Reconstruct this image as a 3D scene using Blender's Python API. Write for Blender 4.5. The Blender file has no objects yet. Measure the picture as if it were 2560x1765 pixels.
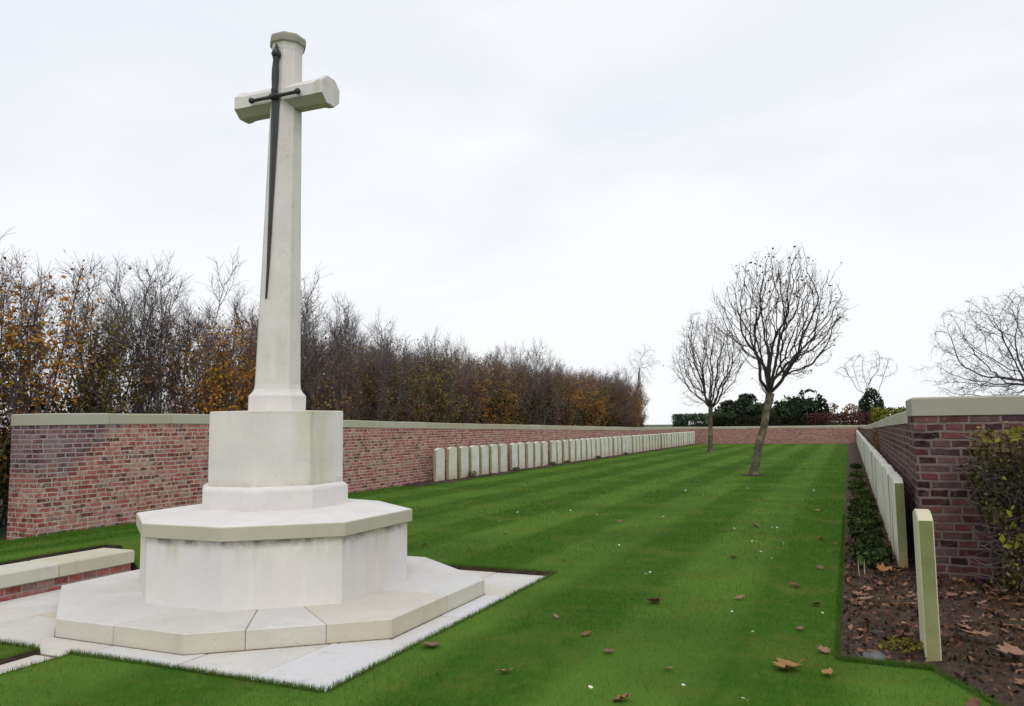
import bpy, math, random
import numpy as np
from mathutils import Vector, Matrix, noise as mnoise
R = math.radians
random.seed(7)
rng = np.random.default_rng(7)
SC = bpy.context.scene
COL = SC.collection

# ------------------------------------------------------------------ helpers
def tag(o, label=None, cat=None, group=None, kind=None):
    if label: o['label'] = label
    if cat: o['category'] = cat
    if group: o['group'] = group
    if kind: o['kind'] = kind
    return o

def empty(name, loc=(0, 0, 0), rz=0.0):
    o = bpy.data.objects.new(name, None)
    o.location = loc
    o.rotation_euler = (0, 0, rz)
    o.empty_display_size = .1
    COL.objects.link(o)
    return o

class MB:
    """collects faces for ONE mesh"""
    def __init__(s):
        s.v = []; s.f = []; s.m = []; s.t = []
    def face(s, pts, mat=0, tint=.5):
        b = len(s.v)
        s.v.extend([tuple(p) for p in pts])
        s.f.append(tuple(range(b, b + len(pts)))); s.m.append(mat); s.t.append(tint)
    def loops(s, rings, mat=0, tint=.5, cap0=True, cap1=True):
        """skin closed rings (same vertex count, counter clockwise from above, going up)"""
        b = len(s.v); n = len(rings[0])
        for r in rings: s.v.extend([tuple(p) for p in r])
        for k in range(len(rings) - 1):
            for i in range(n):
                j = (i + 1) % n
                s.f.append((b + k*n + i, b + k*n + j, b + (k+1)*n + j, b + (k+1)*n + i)); s.m.append(mat); s.t.append(tint)
        if cap0: s.f.append(tuple(b + i for i in reversed(range(n)))); s.m.append(mat); s.t.append(tint)
        if cap1: s.f.append(tuple(b + (len(rings)-1)*n + i for i in range(n))); s.m.append(mat); s.t.append(tint)
    def prism(s, poly, z0, z1, mat=0, tint=.5, bev=0.0):
        P = [Vector((p[0], p[1])) for p in poly]
        if bev > 0:
            c = sum(P, Vector((0, 0))) / len(P)
            ins = inset(P, bev)
            s.loops([[(p.x, p.y, z0) for p in P], [(p.x, p.y, z1 - bev) for p in P], [(p.x, p.y, z1) for p in ins]], mat, tint)
        else:
            s.loops([[(p.x, p.y, z0) for p in P], [(p.x, p.y, z1) for p in P]], mat, tint)
    def box(s, a, b, mat=0, tint=.5, bev=0.0):
        s.prism([(a[0], a[1]), (b[0], a[1]), (b[0], b[1]), (a[0], b[1])], a[2], b[2], mat, tint, bev)
    def tube(s, pts, rad, n=4, mat=0, tint=.5):
        b = len(s.v); K = len(pts)
        u = None
        for k in range(K):
            d = (pts[min(k+1, K-1)] - pts[max(k-1, 0)])
            if d.length < 1e-9: d = Vector((0, 0, 1))
            d.normalize()
            if u is None:
                u = d.orthogonal().normalized()
            else:
                u = (u - d * u.dot(d))
                u = u.normalized() if u.length > 1e-6 else d.orthogonal().normalized()
            w = d.cross(u)
            r = rad[k]
            for i in range(n):
                a = 2*math.pi*i/n
                p = pts[k] + u*(r*math.cos(a)) + w*(r*math.sin(a))
                s.v.append((p.x, p.y, p.z))
        for k in range(K-1):
            for i in range(n):
                j = (i+1) % n
                s.f.append((b+k*n+i, b+k*n+j, b+(k+1)*n+j, b+(k+1)*n+i)); s.m.append(mat); s.t.append(tint)
        s.f.append(tuple(b+(K-1)*n+i for i in range(n))); s.m.append(mat); s.t.append(tint)
    def build(s, name, mats, parent=None, loc=None, uv=None, smooth=False):
        me = bpy.data.meshes.new(name)
        me.from_pydata(s.v, [], s.f)
        if not isinstance(mats, (list, tuple)): mats = [mats]
        for m in mats: me.materials.append(m)
        if len(mats) > 1: me.polygons.foreach_set('material_index', s.m)
        at = me.attributes.new('tint', 'FLOAT', 'FACE')
        at.data.foreach_set('value', s.t)
        if uv: wall_uv(me)
        if smooth: me.polygons.foreach_set('use_smooth', [True]*len(me.polygons))
        me.update()
        o = bpy.data.objects.new(name, me)
        COL.objects.link(o)
        if parent: o.parent = parent
        if loc: o.location = loc
        return o

def inset(P, d):
    n = len(P); out = []
    for i in range(n):
        a, b, c = P[i-1], P[i], P[(i+1) % n]
        e1 = (b-a).normalized(); e2 = (c-b).normalized()
        n1 = Vector((-e1.y, e1.x)); n2 = Vector((-e2.y, e2.x))
        k = (n1+n2); k = k / max(.2, (1 + n1.dot(n2)))
        out.append(b + k*d)
    return out

def wall_uv(me):
    uvl = me.uv_layers.new(name='UVMap')
    for p in me.polygons:
        n = p.normal
        for li in p.loop_indices:
            co = me.vertices[me.loops[li].vertex_index].co
            if abs(n.x) > .7: uv = (co.y, co.z)
            elif abs(n.y) > .7: uv = (co.x + 7.31, co.z)
            else: uv = (co.x, co.y)
            uvl.data[li].uv = uv

def mesh_np(name, V, F, mat, tint=None, parent=None):
    """V (n,3); F (m,k) uniform faces"""
    me = bpy.data.meshes.new(name)
    m, k = F.shape
    me.vertices.add(len(V)); me.vertices.foreach_set('co', V.astype(np.float32).ravel())
    me.loops.add(m*k); me.loops.foreach_set('vertex_index', F.astype(np.int32).ravel())
    me.polygons.add(m); me.polygons.foreach_set('loop_start', np.arange(0, m*k, k, dtype=np.int32))
    me.update(calc_edges=True)
    me.materials.append(mat)
    if tint is not None:
        at = me.attributes.new('tint', 'FLOAT', 'FACE'); at.data.foreach_set('value', tint.astype(np.float32))
    o = bpy.data.objects.new(name, me); COL.objects.link(o)
    if parent: o.parent = parent
    return o

def dup(o, loc=None, rot=None, scale=None, label=None, group=None):
    c = o.copy(); COL.objects.link(c)
    for ch in list(o.children):
        d = ch.copy(); COL.objects.link(d); d.parent = c
        for g in list(ch.children):
            e = g.copy(); COL.objects.link(e); e.parent = d
    if loc is not None: c.location = loc
    if rot is not None: c.rotation_euler = rot
    if scale is not None: c.scale = scale
    if label: c['label'] = label
    if group: c['group'] = group
    return c

# ------------------------------------------------------------------ materials
class NT:
    def __init__(s, name):
        s.mat = bpy.data.materials.new(name); s.mat.use_nodes = True
        s.t = s.mat.node_tree; s.N = s.t.nodes; s.L = s.t.links
        s.bsdf = s.N['Principled BSDF']
        s.bsdf.inputs['Roughness'].default_value = .85
        s.bsdf.inputs['Specular IOR Level'].default_value = .25
    def node(s, typ, **kw):
        n = s.N.new(typ)
        for k, v in kw.items(): setattr(n, k, v)
        return n
    def link(s, a, b): s.L.new(a, b)
    def setin(s, sock, val):
        if isinstance(val, bpy.types.NodeSocket): s.link(val, sock)
        else: sock.default_value = val
    def math(s, op, a, b=None, clamp=False):
        n = s.node('ShaderNodeMath', operation=op); n.use_clamp = clamp
        s.setin(n.inputs[0], a)
        if b is not None: s.setin(n.inputs[1], b)
        return n.outputs[0]
    def mix(s, fac, a, b, mode='MIX'):
        n = s.node('ShaderNodeMix', data_type='RGBA', blend_type=mode)
        s.setin(n.inputs[0], fac); s.setin(n.inputs[6], a if not isinstance(a, tuple) else (*a, 1)[:4]); s.setin(n.inputs[7], b if not isinstance(b, tuple) else (*b, 1)[:4])
        return n.outputs[2]
    def ramp(s, fac, stops):
        n = s.node('ShaderNodeValToRGB'); e = n.color_ramp.elements
        while len(e) < len(stops): e.new(.5)
        for k, (p, c) in enumerate(stops):
            e[k].position = p
            e[k].color = (c, c, c, 1) if not isinstance(c, tuple) else (*c, 1)
        s.setin(n.inputs[0], fac)
        return n.outputs[0]
    def noise(s, vec, scale, detail=4, rough=.55, scl=None, dist=0.0):
        if scl is not None:
            m = s.node('ShaderNodeMapping'); s.link(vec, m.inputs[0]); m.inputs['Scale'].default_value = scl; vec = m.outputs[0]
        n = s.node('ShaderNodeTexNoise'); s.link(vec, n.inputs['Vector'])
        n.inputs['Scale'].default_value = scale; n.inputs['Detail'].default_value = detail
        n.inputs['Roughness'].default_value = rough; n.inputs['Distortion'].default_value = dist
        return n.outputs[0]
    def pos(s): return s.node('ShaderNodeNewGeometry').outputs['Position']
    def sep(s, v):
        n = s.node('ShaderNodeSeparateXYZ'); s.link(v, n.inputs[0]); return n.outputs
    def objc(s): return s.node('ShaderNodeTexCoord').outputs['Object']
    def rand(s): return s.node('ShaderNodeObjectInfo').outputs['Random']
    def attr(s, name='tint'): return s.node('ShaderNodeAttribute', attribute_name=name).outputs['Fac']
    def bump(s, h, strength=.3, dist=.01):
        n = s.node('ShaderNodeBump'); n.inputs['Strength'].default_value = strength; n.inputs['Distance'].default_value = dist
        s.setin(n.inputs['Height'], h); s.link(n.outputs[0], s.bsdf.inputs['Normal'])
    def out(s, col): s.setin(s.bsdf.inputs['Base Color'], col if not isinstance(col, tuple) else (*col, 1)); return s.mat
    def white_vec(s, v, add):
        n = s.node('ShaderNodeVectorMath', operation='ADD'); s.link(v, n.inputs[0]); n.inputs[1].default_value = add; return n.outputs[0]

def stone_mat(name, base=(.70, .675, .63), dirty=.25, algae=.25, green=(.36, .36, .20), film=0.0):
    m = NT(name); p = m.pos()
    t = m.attr()
    n1 = m.noise(p, 3.2, 6, .62)
    c = m.mix(m.ramp(n1, [(.3, 0.0), (.72, 1.0)]), tuple(x*.90 for x in base), tuple(min(.86, x*1.06) for x in base))
    # slab to slab differences
    c = m.mix(m.ramp(t, [(0, 1.0), (.5, 0.0)]), c, tuple(base[i]*(.92, .84, .70)[i] for i in range(3)))
    c = m.mix(m.ramp(t, [(.5, 0.0), (1, .9)]), c, tuple(base[i]*(1.03, 1.05, 1.14)[i] for i in range(3)))
    # fine pitting and shelly flecks
    n2 = m.noise(p, 38, 3, .7)
    c = m.mix(m.ramp(n2, [(.60, 0.0), (.75, dirty)]), c, (.36, .33, .27))
    n5 = m.noise(p, 11, 5, .65)
    c = m.mix(m.ramp(n5, [(.56, 0.0), (.74, dirty*.9)]), c, (.47, .44, .38))
    # vertical run-off streaks of algae
    n3 = m.noise(p, 2.2, 5, .6, scl=(2.6, 2.6, .22))
    n4 = m.noise(p, 1.1, 2, .5)
    f = m.math('MULTIPLY', m.ramp(n3, [(.52, 0.0), (.72, 1.0)]), m.ramp(n4, [(.42, 0.0), (.62, 1.0)]))
    c = m.mix(m.math('MULTIPLY', f, algae), c, green)
    if film:
        n6 = m.noise(p, 5.0, 5, .65)
        c = m.mix(m.ramp(n6, [(.25, film*.55), (.7, film)]), c, green)
    h = m.math('ADD', m.math('MULTIPLY', n2, .5), n5)
    m.bump(h, .35, .006)
    return m.out(c)

M = {}
M['stone'] = stone_mat('portland_stone', (.715, .68, .64), .5, .55)
M['stone_clean'] = stone_mat('smooth_stone', (.70, .665, .64), .25, .12)
M['stone_pedestal'] = None
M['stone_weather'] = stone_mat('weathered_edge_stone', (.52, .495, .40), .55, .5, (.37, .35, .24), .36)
M['paving'] = stone_mat('paving_stone', (.60, .58, .55), .7, .16, (.45, .42, .30))
M['coping_grey'] = stone_mat('grey_coping_stone', (.40, .39, .315), .75, .55, (.28, .265, .20), .40)
M['coping'] = stone_mat('coping_stone', (.50, .485, .385), .75, .55, (.35, .325, .25), .42)

def pedestal_mat():
    m = NT('pedestal_stone'); p = m.pos(); x, y, z = m.sep(p)
    base = (.71, .675, .635)
    n1 = m.noise(p, 3.0, 6, .62)
    c = m.mix(m.ramp(n1, [(.3, 0.0), (.72, 1.0)]), tuple(v*.9 for v in base), tuple(v*1.05 for v in base))
    n2 = m.noise(p, 42, 3, .7)
    c = m.mix(m.ramp(n2, [(.6, 0.0), (.75, .35)]), c, (.36, .33, .27))
    n5 = m.noise(p, 9, 5, .65)
    c = m.mix(m.ramp(n5, [(.58, 0.0), (.74, .35)]), c, (.45, .42, .36))
    # one broad green stain running down the right hand diagonal face
    s = m.math('ADD', x, y)
    band = m.math('SUBTRACT', 1.0, m.math('MULTIPLY', m.math('ABSOLUTE', m.math('SUBTRACT', s, 1.12)), 3.6), True)
    nz = m.noise(p, 2.6, 5, .6, scl=(2, 2, .35))
    band = m.math('MULTIPLY', band, m.ramp(nz, [(.35, 0.15), (.62, 1.0)]))
    c = m.mix(m.math('MULTIPLY', band, .75), c, (.45, .45, .22))
    # grime along the very bottom and top arris
    zz = m.math('SUBTRACT', 1.0, m.math('MULTIPLY', m.math('SUBTRACT', z, .88), 16.0), True)
    c = m.mix(m.math('MULTIPLY', m.math('MULTIPLY', zz, m.ramp(n5, [(.4, 0.1), (.6, 1.0)])), .6), c, (.42, .36, .24))
    zt = m.math('SUBTRACT', 1.0, m.math('MULTIPLY', m.math('SUBTRACT', 1.47, z), 22.0), True)
    c = m.mix(m.math('MULTIPLY', m.math('MULTIPLY', zt, m.ramp(n5, [(.4, 0.1), (.6, 1.0)])), .6), c, (.36, .35, .20))
    m.bump(m.math('ADD', m.math('MULTIPLY', n2, .5), n5), .35, .006)
    return m.out(c)

def headstone_mat(name, side=False, c1=(.24, .25, .115), c2=(.37, .365, .20), lift=.30):
    m = NT(name); o = m.objc(); x, y, z = m.sep(o); r = m.rand()
    add = m.node('ShaderNodeVectorMath', operation='ADD'); m.link(o, add.inputs[0])
    cmb = m.node('ShaderNodeCombineXYZ'); m.link(m.math('MULTIPLY', r, 91.0), cmb.inputs[0]); m.link(m.math('MULTIPLY', r, 37.0), cmb.inputs[1])
    m.link(cmb.outputs[0], add.inputs[1]); p = add.outputs[0]
    n1 = m.noise(p, 4.5, 5, .6)
    if side:
        c = m.mix(m.ramp(n1, [(.3, 0.0), (.7, 1.0)]), c1, c2)
        c = m.mix(m.ramp(r, [(0, 0.0), (1, lift)]), c, (.50, .48, .36))
    else:
        c = m.mix(m.ramp(n1, [(.3, 0.0), (.7, 1.0)]), (.60, .59, .52), (.78, .77, .72))
        c = m.mix(m.ramp(r, [(.35, 0.0), (1, .30)]), c, (.55, .52, .37))
        n3 = m.noise(p, 3.0, 4, .6, scl=(2, 2, .35))
        c = m.mix(m.ramp(n3, [(.55, 0.0), (.75, .5)]), c, (.50, .46, .30))
    # soil splash climbing the foot
    n2 = m.noise(p, 7, 4, .6)
    foot = m.math('SUBTRACT', 1.0, m.math('MULTIPLY', z, 3.4), True)
    foot = m.math('MULTIPLY', foot, m.ramp(n2, [(.3, .35), (.65, 1.0)]))
    c = m.mix(m.math('MULTIPLY', foot, .85), c, (.42, .33, .17))
    n4 = m.noise(p, 45, 3, .7)
    c = m.mix(m.ramp(n4, [(.6, 0.0), (.76, .3)]), c, (.34, .32, .24))
    m.bump(n4, .25, .004)
    return m.out(c)
M['head_face'] = headstone_mat('headstone_face')
M['head_side'] = headstone_mat('headstone_mossy_edge', True)
M['head_green'] = headstone_mat('algae_stone', True, (.17, .19, .075), (.27, .29, .135), 0.0)
M['head_cream'] = stone_mat('yellowed_stone', (.60, .57, .42), .4, .4, (.42, .40, .2), .25)

def brick_mat(name, ramp, mortar, lime=.35, stain=None, dark=.0, row=.064, msize=.0085):
    m = NT(name); p = m.pos(); px, py, pz = m.sep(p)
    uv = m.node('ShaderNodeTexCoord').outputs['UV']
    wob = m.node('ShaderNodeTexNoise'); m.link(p, wob.inputs['Vector']); wob.inputs['Scale'].default_value = 9; wob.inputs['Detail'].default_value = 3
    sub = m.node('ShaderNodeVectorMath', operation='SUBTRACT'); m.link(wob.outputs['Color'], sub.inputs[0]); sub.inputs[1].default_value = (.5, .5, .5)
    scl = m.node('ShaderNodeVectorMath', operation='SCALE'); m.link(sub.outputs[0], scl.inputs[0]); scl.inputs['Scale'].default_value = .022
    ad = m.node('ShaderNodeVectorMath', operation='ADD'); m.link(uv, ad.inputs[0]); m.link(scl.outputs[0], ad.inputs[1])
    su, sv, _ = m.sep(ad.outputs[0])
    rowi = m.math('FLOOR', m.math('DIVIDE', sv, row))
    wn = m.node('ShaderNodeTexWhiteNoise', noise_dimensions='1D'); m.link(rowi, wn.inputs['W'])
    cmb = m.node('ShaderNodeCombineXYZ'); m.link(m.math('ADD', su, m.math('MULTIPLY', wn.outputs['Value'], 2.3)), cmb.inputs[0]); m.link(sv, cmb.inputs[1])
    def brick(ms, smooth):
        b = m.node('ShaderNodeTexBrick'); b.offset = 0; b.squash = .62; b.squash_frequency = 2
        m.link(cmb.outputs[0], b.inputs['Vector'])
        b.inputs['Color1'].default_value = (0, 0, 0, 1); b.inputs['Color2'].default_value = (1, 1, 1, 1)
        b.inputs['Scale'].default_value = 1; b.inputs['Mortar Size'].default_value = ms; b.inputs['Mortar Smooth'].default_value = smooth
        b.inputs['Bias'].default_value = 0; b.inputs['Brick Width'].default_value = .225; b.inputs['Row Height'].default_value = row
        return b
    b = brick(msize, .35)
    fine = m.noise(p, 55, 3, .7); mid = m.noise(p, 7, 4, .65); big = m.noise(p, .9, 4, .6)
    tv = m.math('ADD', m.sep(b.outputs['Color'])[0], m.math('MULTIPLY', m.math('SUBTRACT', mid, .5), .5))
    c = m.ramp(tv, ramp)
    c = m.mix(m.ramp(fine, [(.5, 0.0), (.75, .45)]), c, (.10, .05, .045))
    mor = m.mix(m.ramp(mid, [(.35, 0.0), (.65, 1.0)]), tuple(v*.62 for v in mortar), mortar)
    c = m.mix(b.outputs['Fac'], c, mor)
    # lime bloom and old mortar smeared over the bricks
    c = m.mix(m.math('MULTIPLY', m.ramp(m.noise(p, 16, 4, .7), [(.50, 0.0), (.68, 1.0)]), m.ramp(big, [(.35, .25), (.65, lime)])), c, tuple(min(.6, v*1.1) for v in mortar))
    # sooty blotches
    if dark:
        c = m.mix(m.math('MULTIPLY', m.ramp(m.noise(p, 5.5, 4, .7), [(.56, 0.0), (.66, 1.0)]), m.ramp(m.noise(m.white_vec(p, (4, 9, 2)), .5, 2, .5), [(.42, .15), (.6, dark)])), c, (.07, .045, .05))
    if stain:
        f = stain(m, px, py, pz, mid)
        pur = m.ramp(tv, [(0, (.045, .035, .055)), (.35, (.10, .055, .085)), (.7, (.17, .085, .10)), (1, (.22, .17, .20))])
        pur = m.mix(b.outputs['Fac'], pur, (.37, .32, .325))
        pur = m.mix(m.ramp(m.noise(p, 4, 4, .6), [(.45, 0.0), (.7, .65)]), pur, (.30, .26, .275))
        c = m.mix(f, c, pur)
    h = m.math('ADD', m.math('MULTIPLY', m.math('SUBTRACT', 1.0, b.outputs['Fac']), 1.0), m.math('MULTIPLY', m.math('ADD', fine, mid), .35))
    m.bump(h, .75, .012)
    m.bsdf.inputs['Roughness'].default_value = .92; m.bsdf.inputs['Specular IOR Level'].default_value = .10
    return m.out(c)

def left_stain(m, x, y, z, nz):
    # grey-purple patch with a ragged diagonal lower edge at the near end of the long wall
    line = m.math('ADD', .60, m.math('MAXIMUM', 0.0, m.math('MULTIPLY', m.math('SUBTRACT', y, 7.0), .95)))
    d = m.math('ADD', m.math('SUBTRACT', z, line), m.math('MULTIPLY', m.math('SUBTRACT', nz, .5), .75))
    return m.math('MULTIPLY', m.math('MULTIPLY', d, 3.2, True), .82)
RED = [(0, (.14, .048, .048)), (.22, (.30, .072, .063)), (.5, (.41, .105, .090)), (.72, (.46, .165, .14)), (.88, (.47, .28, .24)), (1, (.21, .105, .11))]
PINK = [(0, (.20, .085, .08)), (.25, (.33, .13, .115)), (.55, (.41, .17, .145)), (.8, (.46, .23, .195)), (1, (.28, .16, .155))]
PURP = [(0, (.022, .012, .015)), (.22, (.065, .027, .032)), (.45, (.135, .046, .048)), (.62, (.185, .062, .058)), (.8, (.15, .088, .085)), (1, (.06, .036, .045))]
M['brick_left'] = brick_mat('old_red_brick', RED, (.60, .48, .42), .95, left_stain, .55, .061, .0105)
M['brick_far'] = brick_mat('pinkish_brick', PINK, (.53, .40, .36), .5, None, .3)
M['brick_right'] = brick_mat('purple_brick', PURP, (.24, .19, .17), .35, None, .35, .068, .012)
M['brick_kerb'] = brick_mat('kerb_brick', RED, (.45, .37, .33), .40)

def grass_color(m, p, tint):
    x, y, z = m.sep(p)
    wob = m.noise(p, .7, 2, .5)
    s = m.math('SINE', m.math('MULTIPLY', m.math('ADD', x, m.math('MULTIPLY', wob, .10)), 2*math.pi/1.42))
    st = m.ramp(m.math('ADD', m.math('MULTIPLY', s, .5), .5), [(.30, 0.0), (.70, 1.0)])
    a = m.mix(st, (.046, .120, .012), (.088, .180, .026))
    n1 = m.noise(p, 1.4, 5, .65)
    a = m.mix(m.ramp(n1, [(.47, 0.0), (.68, .80)]), a, (.115, .150, .026))
    n2 = m.noise(m.white_vec(p, (3, 5, 0)), .55, 3, .6)
    a = m.mix(m.ramp(n2, [(.42, 0.0), (.66, .50)]), a, (.028, .082, .014))
    n4 = m.noise(p, 9.0, 3, .6)
    a = m.mix(m.ramp(n4, [(.5, 0.0), (.8, .5)]), a, (.125, .15, .03))
    a = m.mix(m.ramp(tint, [(0, .45), (.45, 0.0)]), a, (.020, .060, .008))
    a = m.mix(m.ramp(tint, [(.72, 0.0), (1, .65)]), a, (.20, .22, .07))
    return a
def lawn_mat():
    m = NT('mown_lawn'); p = m.pos()
    f = m.noise(p, 60, 3, .7)
    c = grass_color(m, p, m.math('ADD', m.math('MULTIPLY', f, .9), .05))
    m.bump(m.math('ADD', f, m.noise(p, 22, 3, .6)), .6, .02)
    m.bsdf.inputs['Roughness'].default_value = .95
    m.bsdf.inputs['Specular IOR Level'].default_value = .02
    return m.out(c)
M['lawn'] = lawn_mat()
def blade_mat():
    m = NT('grass_blade')
    c = grass_color(m, m.pos(), m.attr())
    m.bsdf.inputs['Roughness'].default_value = .75
    m.bsdf.inputs['Specular IOR Level'].default_value = .04
    return m.out(c)
M['blade'] = blade_mat()

def plain(name, col, rough=.8, var=.25, scale=20.0, bump=.3, spec=.25):
    m = NT(name); p = m.objc()
    n = m.noise(p, scale, 5, .65)
    c = m.mix(m.ramp(n, [(.3, 0.0), (.7, 1.0)]), tuple(v*(1-var) for v in col), tuple(v*(1+var) for v in col))
    m.bump(n, bump, .01); m.bsdf.inputs['Roughness'].default_value = rough
    m.bsdf.inputs['Specular IOR Level'].default_value = spec
    return m.out(c)
def soil_mat():
    m = NT('bare_soil'); p = m.pos()
    n = m.noise(p, 14, 6, .7); n2 = m.noise(p, 60, 3, .7); n3 = m.noise(p, 2.5, 3, .6)
    c = m.ramp(n, [(.3, (.025, .015, .011)), (.55, (.078, .049, .035)), (.75, (.14, .095, .072))])
    c = m.mix(m.ramp(n2, [(.58, 0.0), (.75, .6)]), c, (.16, .115, .09))
    c = m.mix(m.ramp(n3, [(.5, 0.0), (.72, .45)]), c, (.035, .045, .012))
    m.bump(m.math('ADD', n, n2), .9, .03)
    return m.out(c)
M['soil'] = soil_mat()
def field_mat():
    m = NT('rough_field'); p = m.pos()
    n = m.noise(p, .35, 5, .65); n2 = m.noise(p, 5, 4, .7)
    c = m.ramp(n, [(.3, (.035, .06, .015)), (.6, (.075, .085, .03)), (.8, (.10, .085, .045))])
    c = m.mix(m.ramp(n2, [(.5, 0.0), (.8, .5)]), c, (.05, .035, .02))
    m.bump(n2, .8, .05)
    return m.out(c)
M['field'] = field_mat()
M['bronze'] = plain('dark_bronze', (.020, .021, .025), .5, .35, 14, .3, .5)
M['rock'] = plain('grey_rock', (.12, .125, .12), .85, .45, 9, .6)
def bark(name, col, green=.0):
    m = NT(name); p = m.objc()
    n = m.noise(p, 26, 5, .7, scl=(1, 1, .4)); n2 = m.noise(p, 6, 4, .6)
    c = m.mix(m.ramp(n, [(.3, 0.0), (.7, 1.0)]), tuple(v*.55 for v in col), tuple(v*1.4 for v in col))
    if green: c = m.mix(m.ramp(n2, [(.48, 0.0), (.62, green)]), c, (.25, .245, .17))
    m.bump(n, .7, .012)
    m.bsdf.inputs['Roughness'].default_value = .95; m.bsdf.inputs['Specular IOR Level'].default_value = .1
    return m.out(c)
M['bark_lawn'] = bark('lichened_bark', (.10, .082, .062), .7)
M['twig_lawn'] = bark('dark_twig', (.055, .045, .042))
M['twig'] = bark('hedge_twig', (.15, .125, .13))
M['twig_far'] = bark('far_twig', (.075, .075, .088))  # bluish tone puts distance haze into the twig colour
def leaf_mat(name, stops, shift=.25):
    m = NT(name)
    t = m.math('ADD', m.attr(), m.math('MULTIPLY', m.math('SUBTRACT', m.rand(), .5), shift))
    c = m.ramp(t, stops)
    m.bsdf.inputs['Roughness'].default_value = .7; m.bsdf.inputs['Specular IOR Level'].default_value = .06
    return m.out(c)
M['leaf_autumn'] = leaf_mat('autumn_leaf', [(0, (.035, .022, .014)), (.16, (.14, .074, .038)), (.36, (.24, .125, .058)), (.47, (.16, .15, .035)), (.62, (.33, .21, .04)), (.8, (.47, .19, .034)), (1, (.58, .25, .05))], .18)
M['leaf_under'] = leaf_mat('undergrowth_leaf', [(0, (.012, .012, .007)), (.45, (.032, .034, .012)), (.7, (.075, .068, .018)), (1, (.16, .10, .025))], .2)
M['leaf_ever'] = leaf_mat('evergreen_leaf', [(0, (.012, .022, .012)), (.5, (.032, .056, .028)), (1, (.075, .11, .05))])
M['leaf_red'] = leaf_mat('red_hedge_leaf', [(0, (.035, .016, .015)), (.5, (.085, .034, .032)), (1, (.13, .055, .045))])
M['leaf_yellow'] = leaf_mat('yellow_green_leaf', [(0, (.03, .04, .008)), (.5, (.09, .10, .015)), (1, (.20, .19, .03))])
M['leaf_rose'] = leaf_mat('climber_leaf', [(0, (.04, .034, .018)), (.35, (.095, .088, .032)), (.6, (.14, .105, .048)), (.82, (.19, .135, .062)), (.95, (.25, .25, .03)), (1, (.42, .40, .05))], .1)
M['leaf_bed'] = leaf_mat('bed_plant_leaf', [(0, (.012, .02, .008)), (.5, (.04, .065, .018)), (1, (.10, .125, .035))])
def dead_mat():
    m = NT('dead_leaf'); o = m.objc(); r = m.rand()
    c = m.ramp(r, [(0, (.17, .075, .04)), (.3, (.26, .14, .085)), (.55, (.33, .20, .145)), (.8, (.13, .06, .04)), (1, (.36, .18, .07))])
    n = m.noise(o, 40, 4, .7)
    c = m.mix(m.ramp(n, [(.5, 0.0), (.7, .7)]), c, (.09, .04, .022))
    m.bsdf.inputs['Roughness'].default_value = .7
    m.bump(n, .4, .004)
    return m.out(c)
M['dead'] = dead_mat()
M['litter'] = leaf_mat('litter_leaf', [(0, (.03, .017, .012)), (.4, (.10, .05, .03)), (.75, (.22, .11, .07)), (1, (.34, .19, .13))])
M['petal'] = plain('white_petal', (.78, .78, .76), .6, .08)
M['yolk'] = plain('yellow_floret', (.55, .36, .03), .7, .2)
M['joint'] = plain('joint_mortar_and_shade', (.20, .17, .12), .95, .35, 30)

# ------------------------------------------------------------------ setting
CX, CY = -4.29, 5.06
PX, PY0, PY1, PXL = -2.485, 3.327, 6.65, -6.28      # paved square
ZP = -.03
WXL = -9.3                                          # face of the long left wall
WXR = .5

def sstep(a, b, x):
    t = max(0., min(1., (x-a)/(b-a))); return t*t*(3-2*t)
def lawn_z(x, y):
    z = .012*mnoise.noise(Vector((x*.5, y*.5, 0)))
    if x < -6.28:
        z += .175*sstep(9.25, 6.55, -x)*sstep(9.0, 6.6, y) + .03*sstep(9.5, 6.5, y)
    return z

# lawn grid: cells inside the paving, path strip and low wall are left out
def lines(a, b, step, extra):
    v = list(np.arange(a, b, step)) + [b] + list(extra)
    v = sorted(set(round(float(t), 4) for t in v))
    out = [v[0]]
    keep = set(round(float(t), 4) for t in extra) | {round(b, 4), round(a, 4)}
    for t in v[1:]:
        if t - out[-1] < .06:
            if t in keep and out[-1] not in keep: out[-1] = t
            elif t in keep: out.append(t)
            continue
        out.append(t)
    return out
XS = lines(-9.32, 3.0, .28, [PX, PXL, -6.72, -4.60, -4.32])
YS = lines(-1.5, 50.35, .34, [PY0, PY1, 5.50])
def lawn_hole(x, y):
    if PXL < x < PX and PY0 < y < PY1: return True
    if -4.60 < x < -4.32 and y < PY0: return True
    if -6.72 < x < PXL and y < 5.50: return True
    return False
lm = MB(); idx = {}
def lv(i, j):
    k = (i, j)
    if k not in idx:
        idx[k] = len(lm.v); lm.v.append((XS[i], YS[j], lawn_z(XS[i], YS[j])))
    return idx[k]
hol = [[lawn_hole((XS[i]+XS[i+1])/2, (YS[j]+YS[j+1])/2) for j in range(len(YS)-1)] for i in range(len(XS)-1)]
for i in range(len(XS)-1):
    for j in range(len(YS)-1):
        if hol[i][j]: continue
        lm.f.append((lv(i, j), lv(i+1, j), lv(i+1, j+1), lv(i, j+1))); lm.m.append(0); lm.t.append(.5)
        for (di, dj, a, b) in ((-1, 0, (i, j+1), (i, j)), (1, 0, (i+1, j), (i+1, j+1)), (0, -1, (i, j), (i+1, j)), (0, 1, (i+1, j+1), (i, j+1))):
            ii, jj = i+di, j+dj
            if 0 <= ii < len(XS)-1 and 0 <= jj < len(YS)-1 and hol[ii][jj]:
                p, q = lm.v[lv(*a)], lm.v[lv(*b)]
                lm.face([p, (p[0], p[1], -.09), (q[0], q[1], -.09), q], 1)
tag(lm.build('lawn', [M['lawn'], M['soil']]), kind='structure')

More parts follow.
